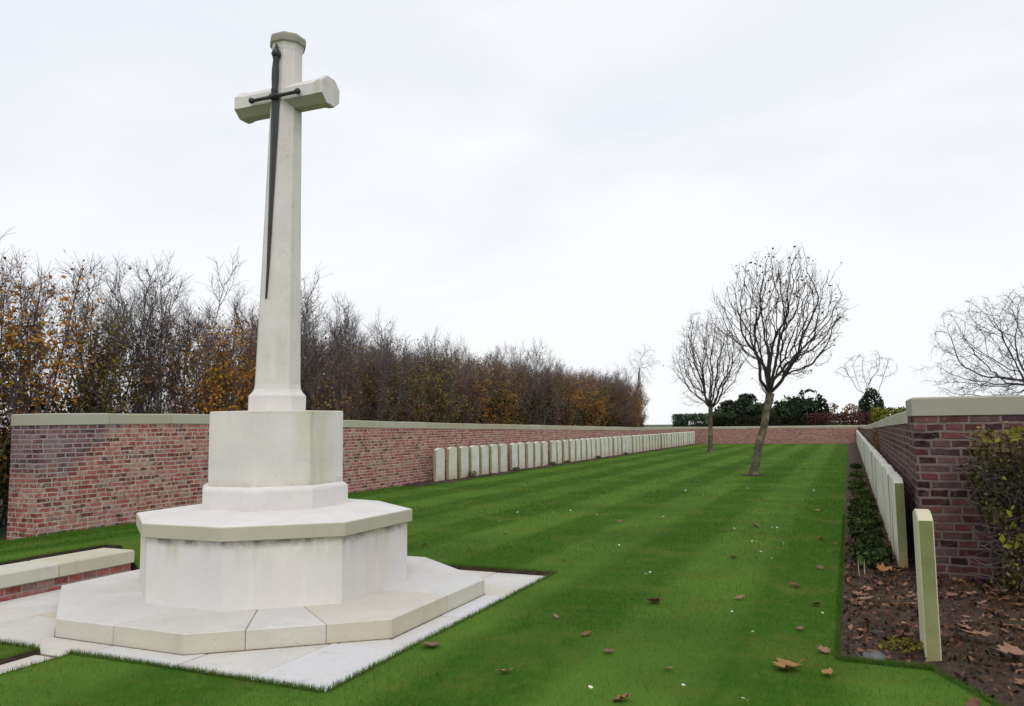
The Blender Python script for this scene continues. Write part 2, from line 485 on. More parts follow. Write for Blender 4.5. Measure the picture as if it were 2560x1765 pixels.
g = MB(); g.face([(-700, -300, -.10), (700, -300, -.10), (700, 1100, -.10), (-700, 1100, -.10)])
tag(g.build('ground', M['field']), kind='structure')

# paved square, its slabs with open joints over a mortar bed
pv = MB()
def slab(x0, y0, x1, y1, t=None):
    gp = .0055
    pv.box((x0+gp, y0+gp, -.085), (x1-gp, y1-gp, ZP + random.uniform(-.002, .002)), 0, random.random() if t is None else t, .004)
cols = [PXL, -5.55, -4.90, -4.32, -3.62, -3.05, PX]
for i in range(len(cols)-1):
    ys = [PY0]
    while ys[-1] < PY1 - .75: ys.append(ys[-1] + random.uniform(.62, .98))
    ys[-1] = PY1 if PY1 - ys[-1] < .35 else ys[-1]
    if ys[-1] < PY1: ys.append(PY1)
    if i == len(cols)-2: ys = [PY0, 4.16, 4.36, 5.02, 5.74, 6.10, PY1]
    for a, b in zip(ys, ys[1:]): slab(cols[i], a, cols[i+1], b)
for a in np.arange(-1.5, 3.3, .8): slab(-4.60, a, -4.32, min(a+.8, PY0), random.uniform(.3, .7))
pv.box((PXL, PY0, -.09), (PX, PY1, ZP-.007), 1)
pv.box((-4.60, -1.5, -.09), (-4.32, PY0, ZP-.007), 1)
tag(pv.build('paving', [M['paving'], M['joint']]), kind='structure')

# soil bed on the right
def soil_patch(name, inside, x0, x1, y0, y1, step, base=.016, amp=.03):
    s = MB(); ix = {}
    nx = int((x1-x0)/step); ny = int((y1-y0)/step)
    def V(i, j):
        if (i, j) not in ix:
            x = x0+i*step; y = y0+j*step
            d = inside(x, y)
            x2 = x + .012*mnoise.noise(Vector((x*9, y*9, 3)))
            z = base*min(1, d*9+.3) + amp*min(1, d*7)*(.35+.9*mnoise.noise(Vector((x*7, y*7, 1)))+.6*mnoise.noise(Vector((x*19, y*19, 5))))
            ix[(i, j)] = len(s.v); s.v.append((x2, y, max(z, -.01 if d <= .02 else .002)))
        return ix[(i, j)]
    for i in range(nx):
        for j in range(ny):
            if inside(x0+(i+.5)*step, y0+(j+.5)*step) > 0:
                s.f.append((V(i, j), V(i+1, j), V(i+1, j+1), V(i, j+1))); s.m.append(0); s.t.append(.5)
    o = s.build(name, M['soil'], smooth=True); tag(o, kind='structure'); return o
def bed_front(x):
    if x < .35: return 4.80 + .02*math.sin(x*30)
    return 4.80 - 2.2*(x-.35)
def in_bed(x, y):
    return min(x+.108, y-bed_front(x), 7.5-y if x > .5 else 9, 3.0-x)
soil_patch('soil_bed', in_bed, -.12, 2.6, 1.6, 10.0, .04)
soil_patch('soil_bed', lambda x, y: min(x+.108+.02*math.sin(y*3), .52-x), -.14, .56, 10.0, 49.9, .10)
soil_patch('shade_ring', lambda x, y: .30 + .07*math.sin(5*math.atan2(y-20.38, x+2.26)) - math.hypot(x+2.26, y-20.38), -2.8, -1.7, 19.8, 20.9, .06)  # soil disc laid in as the dark shade at the tree's foot
soil_patch('soil_bed', lambda x, y: min(-8.72-x+.05*math.sin(y*2.3), y-15.2), -9.3, -8.6, 15.2, 49.9, .10)

# ------------------------------------------------------------------ walls
def zl(y, P):
    return float(np.interp(y, [p[0] for p in P], [p[1] for p in P]))
def wall_along_y(parent, xf, xb, y0, y1, prof, cop, mat, step=1.6, names=('brickwork', 'coping')):
    lo, hi = min(xf, xb), max(xf, xb)
    b = MB(); c = MB()
    ys = list(np.arange(y0, y1, step)) + [y1]
    if len(ys) > 2 and ys[-1]-ys[-2] < .3: ys.pop(-2)
    rings = [[(lo, y, -.12), (hi, y, -.12), (hi, y, zl(y, prof)-cop+.002), (lo, y, zl(y, prof)-cop+.002)] for y in ys]
    for k in range(len(rings)-1):
        A, B = rings[k], rings[k+1]
        for i in (1, 3):
            j = (i+1) % 4
            b.face([A[j], A[i], B[i], B[j]] if True else 0)
        b.face([A[3], A[2], B[2], B[3]])
    b.face(rings[0]); b.face(list(reversed(rings[-1])))
    bo = b.build(names[0], mat, parent, uv=True)
    y = y0 - .012
    while y < y1 - .05:
        e = min(y + random.uniform(.85, 1.1), y1)
        if y1 - e < .4: e = y1
        z0, z1 = zl(y, prof), zl(e, prof)
        o, g = .012, .003
        dz = random.uniform(-.004, .004)
        P = [(lo-o, y+g), (hi+o, y+g), (hi+o, e-g), (lo-o, e-g)]
        zz = [z0, z0, z1, z1]
        ins = inset([Vector(p) for p in P], .012)
        c.loops([[(p[0], p[1], z-cop) for p, z in zip(P, zz)], [(p[0], p[1], z+dz-.012) for p, z in zip(P, zz)], [(p.x, p.y, z+dz) for p, z in zip(ins, zz)]], 0, random.random())
        y = e
    c.build(names[1], M['coping'], parent)

w = tag(empty('brick_wall', (0, 0, 0)), 'long weathered red brick wall with stone coping behind the left row of headstones', 'wall')
wall_along_y(w, WXL, WXL-.54, 6.60, 50.3, [(6.3, 1.53), (7.0, 1.55), (9.2, 1.555), (12.6, 1.475), (16.6, 1.41), (37, 1.15), (50.3, 1.10)], .145, M['brick_left'])

def wall_along_x(parent, x0, x1, yf, yb, z, cop, mat, names=('brickwork', 'coping'), tint=None, cm='coping'):
    b = MB(); b.box((x0, yf, -.12), (x1, yb, z-cop+.002)); b.build(names[0], mat, parent, uv=True)
    c = MB(); x = x0 - .012; o, g = .012, .003
    while x < x1 - .02:
        e = min(x + random.uniform(.85, 1.1), x1+.012)
        if x1 - e < .4: e = x1+.012
        c.box((x+g, yf-o, z-cop), (e-g, yb+o, z+random.uniform(-.003, .003)), 0, random.random() if tint is None else tint, .014)
        x = e
    c.build(names[1], M[cm], parent)
w = tag(empty('brick_wall', (0, 0, 0)), 'low pink brick wall with thin stone coping closing the far end of the lawn', 'wall')
wall_along_x(w, -10.15, .88, 50.3, 50.66, 1.085, .14, M['brick_far'])
w = tag(empty('brick_wall', (0, 0, 0)), 'dark purple brick wall with thick stone coping, stepped down behind the right row of headstones', 'wall')
wall_along_x(w, WXR, 4.6, 7.38, 8.14, 1.515, .158, M['brick_right'], tint=.6, cm='coping_grey')
wall_along_y(w, WXR+.02, WXR+.38, 8.145, 50.28, [(8.1, 1.42), (13.2, 1.365), (20, 1.27), (30.6, 1.16), (50.3, 1.085)], .125, M['brick_right'])

k = tag(empty('kerb_wall', (0, 0, 0)), 'low brick retaining wall with cream stone top beside the paving, left of the cross', 'low wall')
b = MB(); b.box((-6.66, -1.5, -.10), (-6.315, 5.44, .075)); b.build('brickwork', M['brick_kerb'], k, uv=True)
c = MB(); y = -1.5
while y < 5.44:
    e = min(y + random.uniform(.8, 1.0), 5.455)
    if 5.455 - e < .4: e = 5.455
    c.box((-6.69, y+.003, .073), (-6.285, e-.003, .188+random.uniform(-.003, .003)), 0, random.uniform(.2, .9), .012)
    y = e
M['kerb_stone'] = stone_mat('kerb_cap_stone', (.60, .575, .48), .5, .5, (.33, .33, .18), .16)
c.build('coping', M['kerb_stone'], k)

# ------------------------------------------------------------------ the cross
def octo(Rx, Ry, sx, sy): return [(-sx, -Ry), (sx, -Ry), (Rx, -sy), (Rx, sy), (sx, Ry), (-sx, Ry), (-Rx, sy), (-Rx, -sy)]
def reg(r, kx=1.0): return octo(r*kx, r, r*.4142*kx, r*.4142)
def ring(poly, z): return [(p[0], p[1], z) for p in poly]
cross = tag(empty('stone_cross', (CX, CY, ZP)), 'tall white stone cross with a dark bronze sword on a stepped octagonal base', 'memorial cross')
Z0 = -ZP   # world z = local z + ZP
def lz(z): return z - ZP
# bottom step made of eleven big slabs with open joints
OS = octo(1.538, 1.449, .565, .689)
def on_edge(i, t):
    a, b_ = Vector(OS[i]), Vector(OS[(i+1) % 8]); return a + (b_-a)*t
cuts = [(0, .47), (1, .28), (1, .67), (2, .55), (3, .35), (3, .8), (4, .5), (5, .5), (6, .5), (7, .45)]
tints = [.45, .62, .30, .72, .66, .5, .4, .6, .5, .70]
st = MB()
for ci in range(len(cuts)):
    i0, t0 = cuts[ci]; i1, t1 = cuts[(ci+1) % len(cuts)]
    pts = [on_edge(i0, t0)]; i = i0
    while i != i1 or (i == i1 and i1 == i0 and t1 < t0):
        i = (i+1) % 8; pts.append(Vector(OS[i]))
        if i == i1: break
    pts.append(on_edge(i1, t1))
    a, b_ = pts[0].copy(), pts[-1].copy()
    inner = [b_*.5, a*.5]
    poly = pts + inner
    # open joint: pull both end faces 3.5 mm apart
    def shift(p, q, s):
        d = (q-p).normalized(); nrm = Vector((-d.y, d.x)); return nrm*s
    s0 = shift(inner[1], pts[0], .0022); s1 = shift(inner[0], pts[-1], -.0022)
    poly = [pts[0]+s0] + pts[1:-1] + [pts[-1]+s1, inner[0]+s1, inner[1]+s0]
    st.prism(poly, -.004, lz(.094)+random.uniform(-.0015, .0015), 0, tints[ci], .006)
st.prism([(p[0]*.97, p[1]*.97) for p in OS], -.004, lz(.086), 1)
st.prism([(p[0]*1.005, p[1]*1.005) for p in OS], -.004, .004, 1)  # thin dark strip round the step's foot, contact shade put in as colour
M['step_edge'] = stone_mat('step_edge_stone', (.60, .565, .49), .6, .5, (.38, .36, .22), .14)
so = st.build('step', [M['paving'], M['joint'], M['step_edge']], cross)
for p in so.data.polygons:
    if p.material_index == 0 and abs(p.normal.z) < .3: p.material_index = 2
# drum above the step, each face of two or three upright slabs
dr = MB()
OC = octo(1.0096, .967, .3655, .458)
OD = [(p[0]*.962, p[1]*.962) for p in OC]
nfs = [2, 3, 3, 2, 2, 2, 2, 2]
dt = {(0, 0): .6, (0, 1): .7, (1, 0): .62, (1, 1): .5, (1, 2): .56, (2, 0): .62, (2, 1): .38, (2, 2): .66}
for i in range(8):
    a, b_ = Vector(OD[i]), Vector(OD[(i+1) % 8]); n = nfs[i]
    for q in range(n):
        p0 = a + (b_-a)*(q/n); p1 = a + (b_-a)*((q+1)/n)
        dr.face([(p0.x, p0.y, lz(.09)), (p1.x, p1.y, lz(.09)), (p1.x, p1.y, lz(.58)), (p0.x, p0.y, lz(.58))], 0, dt.get((i, q), random.uniform(.4, .65)))
def drum_mat():
    m = NT('drum_stone'); p = m.pos(); x, y, z = m.sep(p); t = m.attr()
    base = (.715, .68, .64)
    n1 = m.noise(p, 2.6, 6, .62)
    c = m.mix(m.ramp(n1, [(.3, 0.0), (.72, 1.0)]), tuple(v*.9 for v in base), tuple(v*1.05 for v in base))
    c = m.mix(m.ramp(t, [(.2, 1.0), (.5, 0.0)]), c, (.62, .57, .49))
    c = m.mix(m.ramp(t, [(.5, 0.0), (.75, .8)]), c, (.66, .645, .65))
    n2 = m.noise(p, 40, 3, .7); n5 = m.noise(p, 9, 5, .65)
    c = m.mix(m.ramp(n2, [(.6, 0.0), (.76, .3)]), c, (.38, .35, .29))
    # pale lime runs
    n3 = m.noise(p, 3.4, 4, .6, scl=(2.6, 2.6, .12))
    c = m.mix(m.ramp(n3, [(.55, 0.0), (.68, .5)]), c, (.76, .735, .69))
    # green and brown run-off hanging from the ledge
    n4 = m.noise(m.white_vec(p, (2, 7, 0)), 1.9, 6, .7, scl=(2.2, 2.2, .30))
    hang = m.math('SUBTRACT', 1.0, m.math('MULTIPLY', m.math('SUBTRACT', .575, z), 4.2), True)
    hang = m.math('MULTIPLY', hang, m.ramp(n4, [(.44, 0.0), (.64, 1.0)]))
    c = m.mix(m.math('MULTIPLY', hang, .62), c, (.36, .32, .19))
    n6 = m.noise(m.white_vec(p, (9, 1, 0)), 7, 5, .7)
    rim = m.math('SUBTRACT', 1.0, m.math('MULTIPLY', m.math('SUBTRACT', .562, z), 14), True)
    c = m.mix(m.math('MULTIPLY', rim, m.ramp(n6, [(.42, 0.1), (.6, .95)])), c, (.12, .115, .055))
    m.bump(m.math('ADD', m.math('MULTIPLY', n2, .5), n5), .35, .006)
    return m.out(c)
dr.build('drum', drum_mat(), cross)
# overhanging ledge with a weathered slope towards the plinth
lg = MB()
S = lambda P, k: [(p[0]*k, p[1]*k) for p in P]
lg.loops([ring(S(OC, .955), lz(.556)), ring(S(OC, .988), lz(.557)), ring(S(OC, .998), lz(.563)), ring(OC, lz(.650)), ring(S(OC, .994), lz(.656))], 0, .45, True, False)
lg.loops([ring(S(OC, .994), lz(.656)), ring(S(OC, .60), lz(.712))], 1, .62, False, True)
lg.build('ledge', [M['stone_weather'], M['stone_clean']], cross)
pl = MB()
pl.loops([ring(reg(.546), lz(.67)), ring(reg(.546), lz(.848)), ring(reg(.540), lz(.866)), ring(reg(.512), lz(.884))], 0, .58)
pl.build('plinth', M['stone_clean'], cross)
pd = MB()
pd.loops([ring(reg(.506), lz(.88)), ring(reg(.506), lz(1.445)), ring(reg(.498), lz(1.453))], 0, .5)
pd.build('pedestal', pedestal_mat(), cross)

LEAN = .0155
ZB = 1.453
def lean(o):
    for v in o.data.vertices:
        h = v.co.z - lz(ZB)
        x = v.co.x
        v.co.x += LEAN*h + .004
        v.co.z -= LEAN*x
        v.co.y += .004*h
    return o
sb = MB()
sb.loops([ring(reg(.219), lz(1.449)), ring(reg(.219), lz(1.578)), ring(reg(.213), lz(1.588)), ring(reg(.193), lz(1.610)), ring(reg(.180), lz(1.635)), ring(reg(.1735), lz(1.672))], 0, .55)
lean(sb.build('shaft_base', M['stone_clean'], cross))
def shaft_r(z): return float(np.interp(z, [1.67, 2.0, 2.637, 3.2, 3.758, 4.376, 4.5], [.1735, .166, .1505, .139, .129, .1165, .115]))
sh = MB()
zs = [1.665, 1.8, 2.0, 2.3, 2.637, 2.638, 2.9, 3.2, 3.5, 3.758, 3.93, 4.1, 4.25, 4.376, 4.48, 4.52, 4.545]
rr = [shaft_r(z) for z in zs]; rr[-2] = .121; rr[-1] = .130
sh.loops([ring(reg(r), lz(z)) for r, z in zip(rr, zs)], 0, .5)
lean(sh.build('shaft', M['stone'], cross))
cp = MB()
cp.loops([ring(reg(.134), lz(4.543)), ring(reg(.142), lz(4.555)), ring(reg(.143), lz(4.60)), ring(reg(.135), lz(4.62)), ring(reg(.09), lz(4.645))], 0, .3)
M['cap_stone'] = stone_mat('lichened_cap_stone', (.36, .36, .33), .6, .5, (.2, .2, .12), .3)
lean(cp.build('shaft_cap', M['cap_stone'], cross))
# arms: elongated octagon section running along x, with flared ends
ZA = 4.085
def armsec(k): return [(-.048*k, -.108*k), (.048*k, -.108*k), (.112*k, -.048*k), (.112*k, .048*k), (.048*k, .108*k), (-.048*k, .108*k), (-.112*k, .048*k), (-.112*k, -.048*k)]
def armring(k, x): return [(x, p[0], lz(ZA)+p[1]) for p in armsec(k)]
ar = MB()
xs = [(-.458, 1.04), (-.452, 1.10), (-.408, 1.10), (-.38, 1.03), (-.36, 1.0), (.36, 1.0), (.38, 1.03), (.408, 1.10), (.452, 1.10), (.458, 1.04)]
ar.loops([armring(k_, x) for x, k_ in xs], 0, .62)
M['arm_under'] = stone_mat('greenish_underside_stone', (.50, .48, .40), .6, .8, (.26, .26, .11), .55)  # darker, greener stone for the downward faces
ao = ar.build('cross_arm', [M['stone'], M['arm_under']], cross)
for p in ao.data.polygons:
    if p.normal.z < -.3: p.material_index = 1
lean(ao)
# sword
sw = empty('sword'); sw.parent = cross
bl = MB()
def yf(z): return -(shaft_r(z)+.012)
blade = [(2.36, .001), (2.40, .006), (2.7, .017), (3.2, .026), (3.7, .037), (4.03, .043)]
rings = []
for z, wd in blade:
    y0 = yf(z) + .004
    t = .016
    rings.append([(-wd, y0, lz(z)), (0, y0-t, lz(z)), (wd, y0, lz(z)), (0, y0+.008, lz(z))])
bl.loops(rings)
lean(bl.build('blade', M['bronze'], sw))
gz = 4.06; gy = -.150
def rod(mb, pts, rad, n=8): mb.tube([Vector(p) for p in pts], rad, n)
gd = MB()
rod(gd, [(-.262, gy, lz(gz+.004)), (-.257, gy, lz(gz+.004)), (-.244, gy, lz(gz+.003)), (-.226, gy, lz(gz+.002)), (-.212, gy, lz(gz)), (-.12, gy, lz(gz)), (-.045, gy, lz(gz)), (-.03, gy, lz(gz)), (.03, gy, lz(gz)), (.045, gy, lz(gz)), (.12, gy, lz(gz)), (.212, gy, lz(gz)), (.226, gy, lz(gz+.002)), (.244, gy, lz(gz+.003)), (.257, gy, lz(gz+.004)), (.262, gy, lz(gz+.004))],
    [.004, .020, .027, .022, .015, .014, .017, .028, .028, .017, .014, .015, .022, .027, .020, .004], 10)
lean(gd.build('crossguard', M['bronze'], sw, smooth=True))
gr = MB()
gp = [(z, r) for z, r in ((4.055, .026), (4.09, .025), (4.11, .030), (4.13, .023), (4.22, .029), (4.30, .028), (4.375, .022), (4.39, .028), (4.40, .022))]
rod(gr, [(0, gy+.004*(z-4.05)/.3, lz(z)) for z, r in gp], [r for z, r in gp], 10)
lean(gr.build('grip', M['bronze'], sw, smooth=True))
pm = MB()
pp = [(4.395, .018), (4.405, .032), (4.425, .041), (4.45, .036), (4.465, .023), (4.495, .014), (4.52, .004)]
rod(pm, [(0, gy+.008, lz(z)) for z, r in pp], [r for z, r in pp], 10)
lean(pm.build('pommel', M['bronze'], sw, smooth=True))

# ------------------------------------------------------------------ headstones
def headstone_mesh(face_dir, w=.381, h=.813, d=.076):
    """origin at the foot of the front face middle; broad face looks along face_dir*x; slab runs along y"""
    prof = [(-w/2, -.06), (w/2, -.06), (w/2, h-.042)]
    for a in np.linspace(0, 1, 9)[1:-1]:
        t = 1-2*a
        prof.append((w/2*t, h-.042+.042*math.sqrt(max(0, 1-t*t*.999))**1.0*(.55+.45*(1-t*t))))
    prof.append((-w/2, h-.042))
    mb = MB(); bv = .005
    x0, x1 = 0, -face_dir*d
    n = len(prof)
    pin = inset([Vector(p) for p in prof], bv)
    A = [(x0, p.x, p.y) for p in pin]; B = [(x0-face_dir*bv, p[0], p[1]) for p in prof]
    C = [(x1+face_dir*bv, p[0], p[1]) for p in prof]; D = [(x1, p.x, p.y) for p in pin]
    seq = [A, B, C, D]
    if face_dir > 0: pass
    def q(a, b_, c_, d_, mat): mb.face([a, b_, c_, d_] if face_dir < 0 else [d_, c_, b_, a], mat)
    for k_ in range(3):
        for i in range(n):
            j = (i+1) % n
            side = 1 if (i in (1, n-1)) else 0
            q(seq[k_][i], seq[k_][j], seq[k_+1][j], seq[k_+1][i], side if k_ == 1 else 0)
    mb.face(list(reversed(A)) if face_dir < 0 else A, 0); mb.face(D if face_dir < 0 else list(reversed(D)), 0)
    return mb
LEFTY = [16.63, 17.27, 17.91, 18.53, 19.14, 19.75, 20.35, 21.14, 21.71, 22.36, 22.99, 23.63, 24.41, 24.99, 25.62, 26.32, 26.94, 27.55, 28.19, 28.78, 29.34, 29.97, 30.54, 31.12, 31.82, 32.45, 33.10, 33.67, 34.26, 34.97, 35.6, 36.19, 36.86]
y = 36.86
while y < 49.2:
    y += .63 if len(LEFTY) not in (38, 45) else .78
    LEFTY.append(y)
hl = headstone_mesh(1, .42).build('headstone', [M['head_face'], M['head_side']])
for i, y in enumerate(LEFTY):
    o = hl if i == 0 else dup(hl)
    o.location = (-9.0 + random.uniform(-.012, .012), y-.19, random.uniform(-.012, .004))
    o.rotation_euler = (random.uniform(-.008, .008), random.uniform(-.012, .012), random.uniform(-.03, .03))
    lab = 'cream headstone within the long row along the left brick wall, behind its nearest stones'
    if i == 0: lab = 'nearest headstone of the left row, first after the bare stretch of brick wall'
    if i == 1: lab = 'second headstone of the left row, just behind the nearest one, with yellow stains'
    if i == 6: lab = 'headstone just before the wider gap in the left row, dark hole at its foot'
    if i == 7: lab = 'pale headstone just after the wider gap in the left row'
    if i == len(LEFTY)-1: lab = 'farthest headstone of the left row, against the pink far wall'
    tag(o, lab, 'headstone', 'headstones in the row along the left brick wall')
hr = headstone_mesh(-1).build('headstone', [M['head_face'], M['head_side']])
RY = [4.85 + .19]
y = 7.735 + .19
while y < 49.3: RY.append(y); y += .392
hbase = hr.data.copy()
for i, y in enumerate(RY):
    o = hr if i == 0 else dup(hr)
    if i < 2:
        o.data = hbase.copy(); o.data.materials[1] = M['head_green']
        if i == 0: o.data.materials[0] = M['head_cream']
    else: o.data = hbase
    o.location = ((.318 if i == 0 else .337) + (random.uniform(-.006, .006) if i > 1 else 0), y, (0 if i == 0 else random.uniform(-.008, .004)))
    if i > 1: o.rotation_euler = (random.uniform(-.006, .006), random.uniform(-.008, .008), random.uniform(-.02, .02))
    lab = 'cream headstone in the tight row along the right wall, behind its first stone'
    if i == 0: lab = 'green-edged headstone standing alone nearest the camera in the leafy soil bed'
    if i == 1: lab = 'first headstone of the tight right row, with grey-green edge turned to the camera'
    tag(o, lab, 'headstone', 'headstones in the row along the right brick wall')

# ------------------------------------------------------------------ trees
def rv(): return Vector((random.gauss(0, 1), random.gauss(0, 1), random.gauss(0, 1)))
def leaves_mesh(name, pts, sizes, tints, mat, parent=None, up=0.0):
    n = len(pts); P = np.array(pts, float)
    d1 = rng.normal(size=(n, 3)); d1 /= np.linalg.norm(d1, axis=1)[:, None]
    d2 = np.cross(d1, rng.normal(size=(n, 3))); d2 /= np.linalg.norm(d2, axis=1)[:, None]
    s = np.array(sizes)[:, None]
    V = np.stack([P - d1*s*.5, P + d2*s*.30 + np.cross(d1, d2)*s*.08, P + d1*s*.5, P - d2*s*.30 + np.cross(d1, d2)*s*.08], 1).reshape(-1, 3)
    F = np.arange(n*4).reshape(n, 4)
    return mesh_np(name, V, F, mat, np.array(tints), parent)

def branch_path(p, d, L, n, wob, trop):
    pts = [p.copy()]; d = d.normalized()
    for k in range(n):
        d = (d + rv()*wob + Vector((0, 0, trop))).normalized()
        p = p + d*(L/n); pts.append(p.copy())
    return pts

def colonise(seed, head, axis, pts, step=.11, infl=1.1, kill=.24, seeds=9, up=.10, spread=(30, 80), tip=.0042, pw=2.35, iters=90, wob=.10, first=.5):
    """space colonisation: branches grow towards free points of the crown; returns node positions, parents and radii"""
    r_ = np.random.default_rng(seed)
    P = [np.array(head)]; par = [-1]
    for i in range(seeds):
        az = i*2.39996 + r_.uniform(-.3, .3); el = R(spread[0] + (spread[1]-spread[0])*((i*.618) % 1)) if i else R(86)
        d = np.array([math.cos(az)*math.cos(el), math.sin(az)*math.cos(el), math.sin(el)])
        k = 0
        p = np.array(head) - np.array(axis)*r_.uniform(0, .22)
        for q in range(max(2, int(first/step))):
            p = p + (d + r_.normal(size=3)*.10)*step
            P.append(p); par.append(k); k = len(P)-1
    A = np.array(pts); n0 = 0
    best = np.full(len(A), 1e9); bi = np.zeros(len(A), int); alive = np.ones(len(A), bool)
    for it in range(iters):
        new = np.array(P[n0:])
        if len(new) == 0: break
        dd = np.linalg.norm(A[:, None, :]-new[None], axis=2)
        m = dd.min(1); mi = dd.argmin(1)+n0
        u = m < best; best[u] = m[u]; bi[u] = mi[u]
        alive &= best > kill
        n0 = len(P)
        idx = np.where(alive & (best < infl))[0]
        if len(idx) == 0: break
        acc = {}
        for a in idx:
            v = A[a]-P[bi[a]]; v = v/np.linalg.norm(v)
            if bi[a] in acc: acc[bi[a]] += v
            else: acc[bi[a]] = v.copy()
        for k, v in acc.items():
            v = v/max(1e-6, np.linalg.norm(v)); pv = P[k]-P[par[k]] if par[k] >= 0 else np.array(axis)
            pv = pv/max(1e-6, np.linalg.norm(pv))
            v = v*.62 + pv*.45 + np.array([0, 0, up]) + r_.normal(size=3)*wob
            v = v/np.linalg.norm(v)
            q = P[k]+v*step
            P.append(q); par.append(k)
    N = len(P); rad = np.zeros(N); ch = [[] for _ in range(N)]
    for k in range(N-1, 0, -1):
        if not ch[k]: rad[k] = tip
        else: rad[k] = sum(rad[c]**pw for c in ch[k])**(1/pw)
        ch[par[k]].append(k)
    rad[0] = sum(rad[c]**pw for c in ch[0])**(1/pw)
    return P, par, ch, rad
def tubes(b, P, ch, rad, thin=.010, rmax=1.0):
    stack = [(0, c) for c in ch[0]]
    while stack:
        k0, k = stack.pop()
        line = [k0, k]
        while ch[k]:
            cs = sorted(ch[k], key=lambda c: -rad[c])
            stack += [(k, c) for c in cs[1:]]
            k = cs[0]; line.append(k)
        rr_ = [min(rmax, rad[q]) for q in line]; rr_[0] = rr_[1]
        b.tube([Vector(P[q]) for q in line], rr_, 6 if rr_[0] > .02 else (4 if rr_[0] > thin else 3))
def egg(n, c, r, seed, low=-1.0, shell=.35):
    r_ = np.random.default_rng(seed); out = []
    while len(out) < n:
        q = r_.uniform(-1, 1, 3); l = np.linalg.norm(q)
        if l > 1 or q[2] < low or (l < .62 and r_.uniform() > shell): continue
        w = 1.0 if q[2] > 0 else 1.0 - .42*q[2]**2
        dn = q/max(l, 1e-6)
        q = q*(1 + .30*mnoise.noise(Vector(dn*1.9)+Vector((seed, 0, 0))) + .07*r_.normal())
        out.append((c[0]+q[0]*r[0]*w, c[1]+q[1]*r[1]*w, c[2]+q[2]*r[2]))
    return out
def lawn_tree(seed, trunk, r0, crown_c, crown_r, npt, mat_tr, mat_tw):
    """bare globe-pruned tree: leaning trunk, steep forking limbs filling an egg"""
    random.seed(seed)
    root = empty('bare_tree', trunk[0])
    O = Vector(trunk[0])
    tp = [Vector(p)-O for p in trunk]; cc = Vector(crown_c)-O
    t = MB(); b = MB()
    n = len(tp); pts = []; rad = []
    for k in range(22):
        f = k/21*(n-1); i = min(int(f), n-2); g_ = f-i
        q = tp[i]*(1-g_)+tp[i+1]*g_
        pts.append(q + Vector((mnoise.noise(q*2.3)*.03, mnoise.noise(q*2.3+Vector((7, 1, 2)))*.03, 0)))
        rad.append(r0*(1 - .20*k/21)*(1+.35*math.exp(-k*.9))*(1+.12*mnoise.noise(q*5))*(1+.16*math.exp(-((21-k)/3)**2)))
    pts[0].z -= .08
    t.tube(pts, rad, 12)
    t.build('trunk', mat_tr, root, smooth=True)
    ax = (tp[-1]-tp[-2]).normalized()
    P, par, ch, rd = colonise(seed, tuple(tp[-1]), tuple(ax), egg(npt, cc, crown_r, seed, -.93, .5), step=.085, infl=.62, kill=.125, seeds=17, up=.20, spread=(38, 82), tip=.0050, pw=2.12, wob=.16, first=.45)
    tubes(b, P, ch, rd, rmax=r0*.40)
    tw = []; buds = []
    for k in range(1, len(P)):
        hi = max(0, (P[k][2]-cc.z)/crown_r[2])
        if rd[k] < .009 and random.random() < .62:
            p = Vector(P[k]); d = (p-Vector(P[par[k]])).normalized()
            o_ = (p-Vector(tp[-1])).normalized()
            q = branch_path(p, d*.6+o_*.5+rv().normalized()*.55+Vector((0, 0, .25)), random.uniform(.10, .34), 3, .15, .05)
            b.tube(q, [.0042, .0036, .0030, .0024], 3)
            if random.random() < .10 + .24*hi: buds.append(q[-1])
    b.build('branches', mat_tw, root)
    leaves_mesh('remaining_leaves', [tuple(p) for p in buds], [random.uniform(.04, .10) for _ in buds], [random.uniform(0, .18) for _ in buds], M['leaf_autumn'], root)
    return root

t1 = lawn_tree(11, [(-2.265, 20.4, 0), (-2.12, 20.43, .7), (-1.93, 20.46, 1.4), (-1.79, 20.48, 2.05)], .108, (-1.48, 20.45, 3.86), (1.50, 1.50, 1.57), 2500, M['bark_lawn'], M['twig_lawn'])
tag(t1, 'larger bare round-crowned tree with leaning lichened trunk on the lawn, in front', 'tree')
t2 = lawn_tree(23, [(-5.90, 36.45, 0), (-5.88, 36.44, .8), (-5.86, 36.42, 1.5), (-5.82, 36.40, 2.05)], .112, (-5.84, 36.3, 4.10), (1.70, 1.7, 2.05), 2500, M['bark_lawn'], M['twig_lawn'])
tag(t2, 'smaller-looking bare tree with upright trunk farther back on the lawn', 'tree')

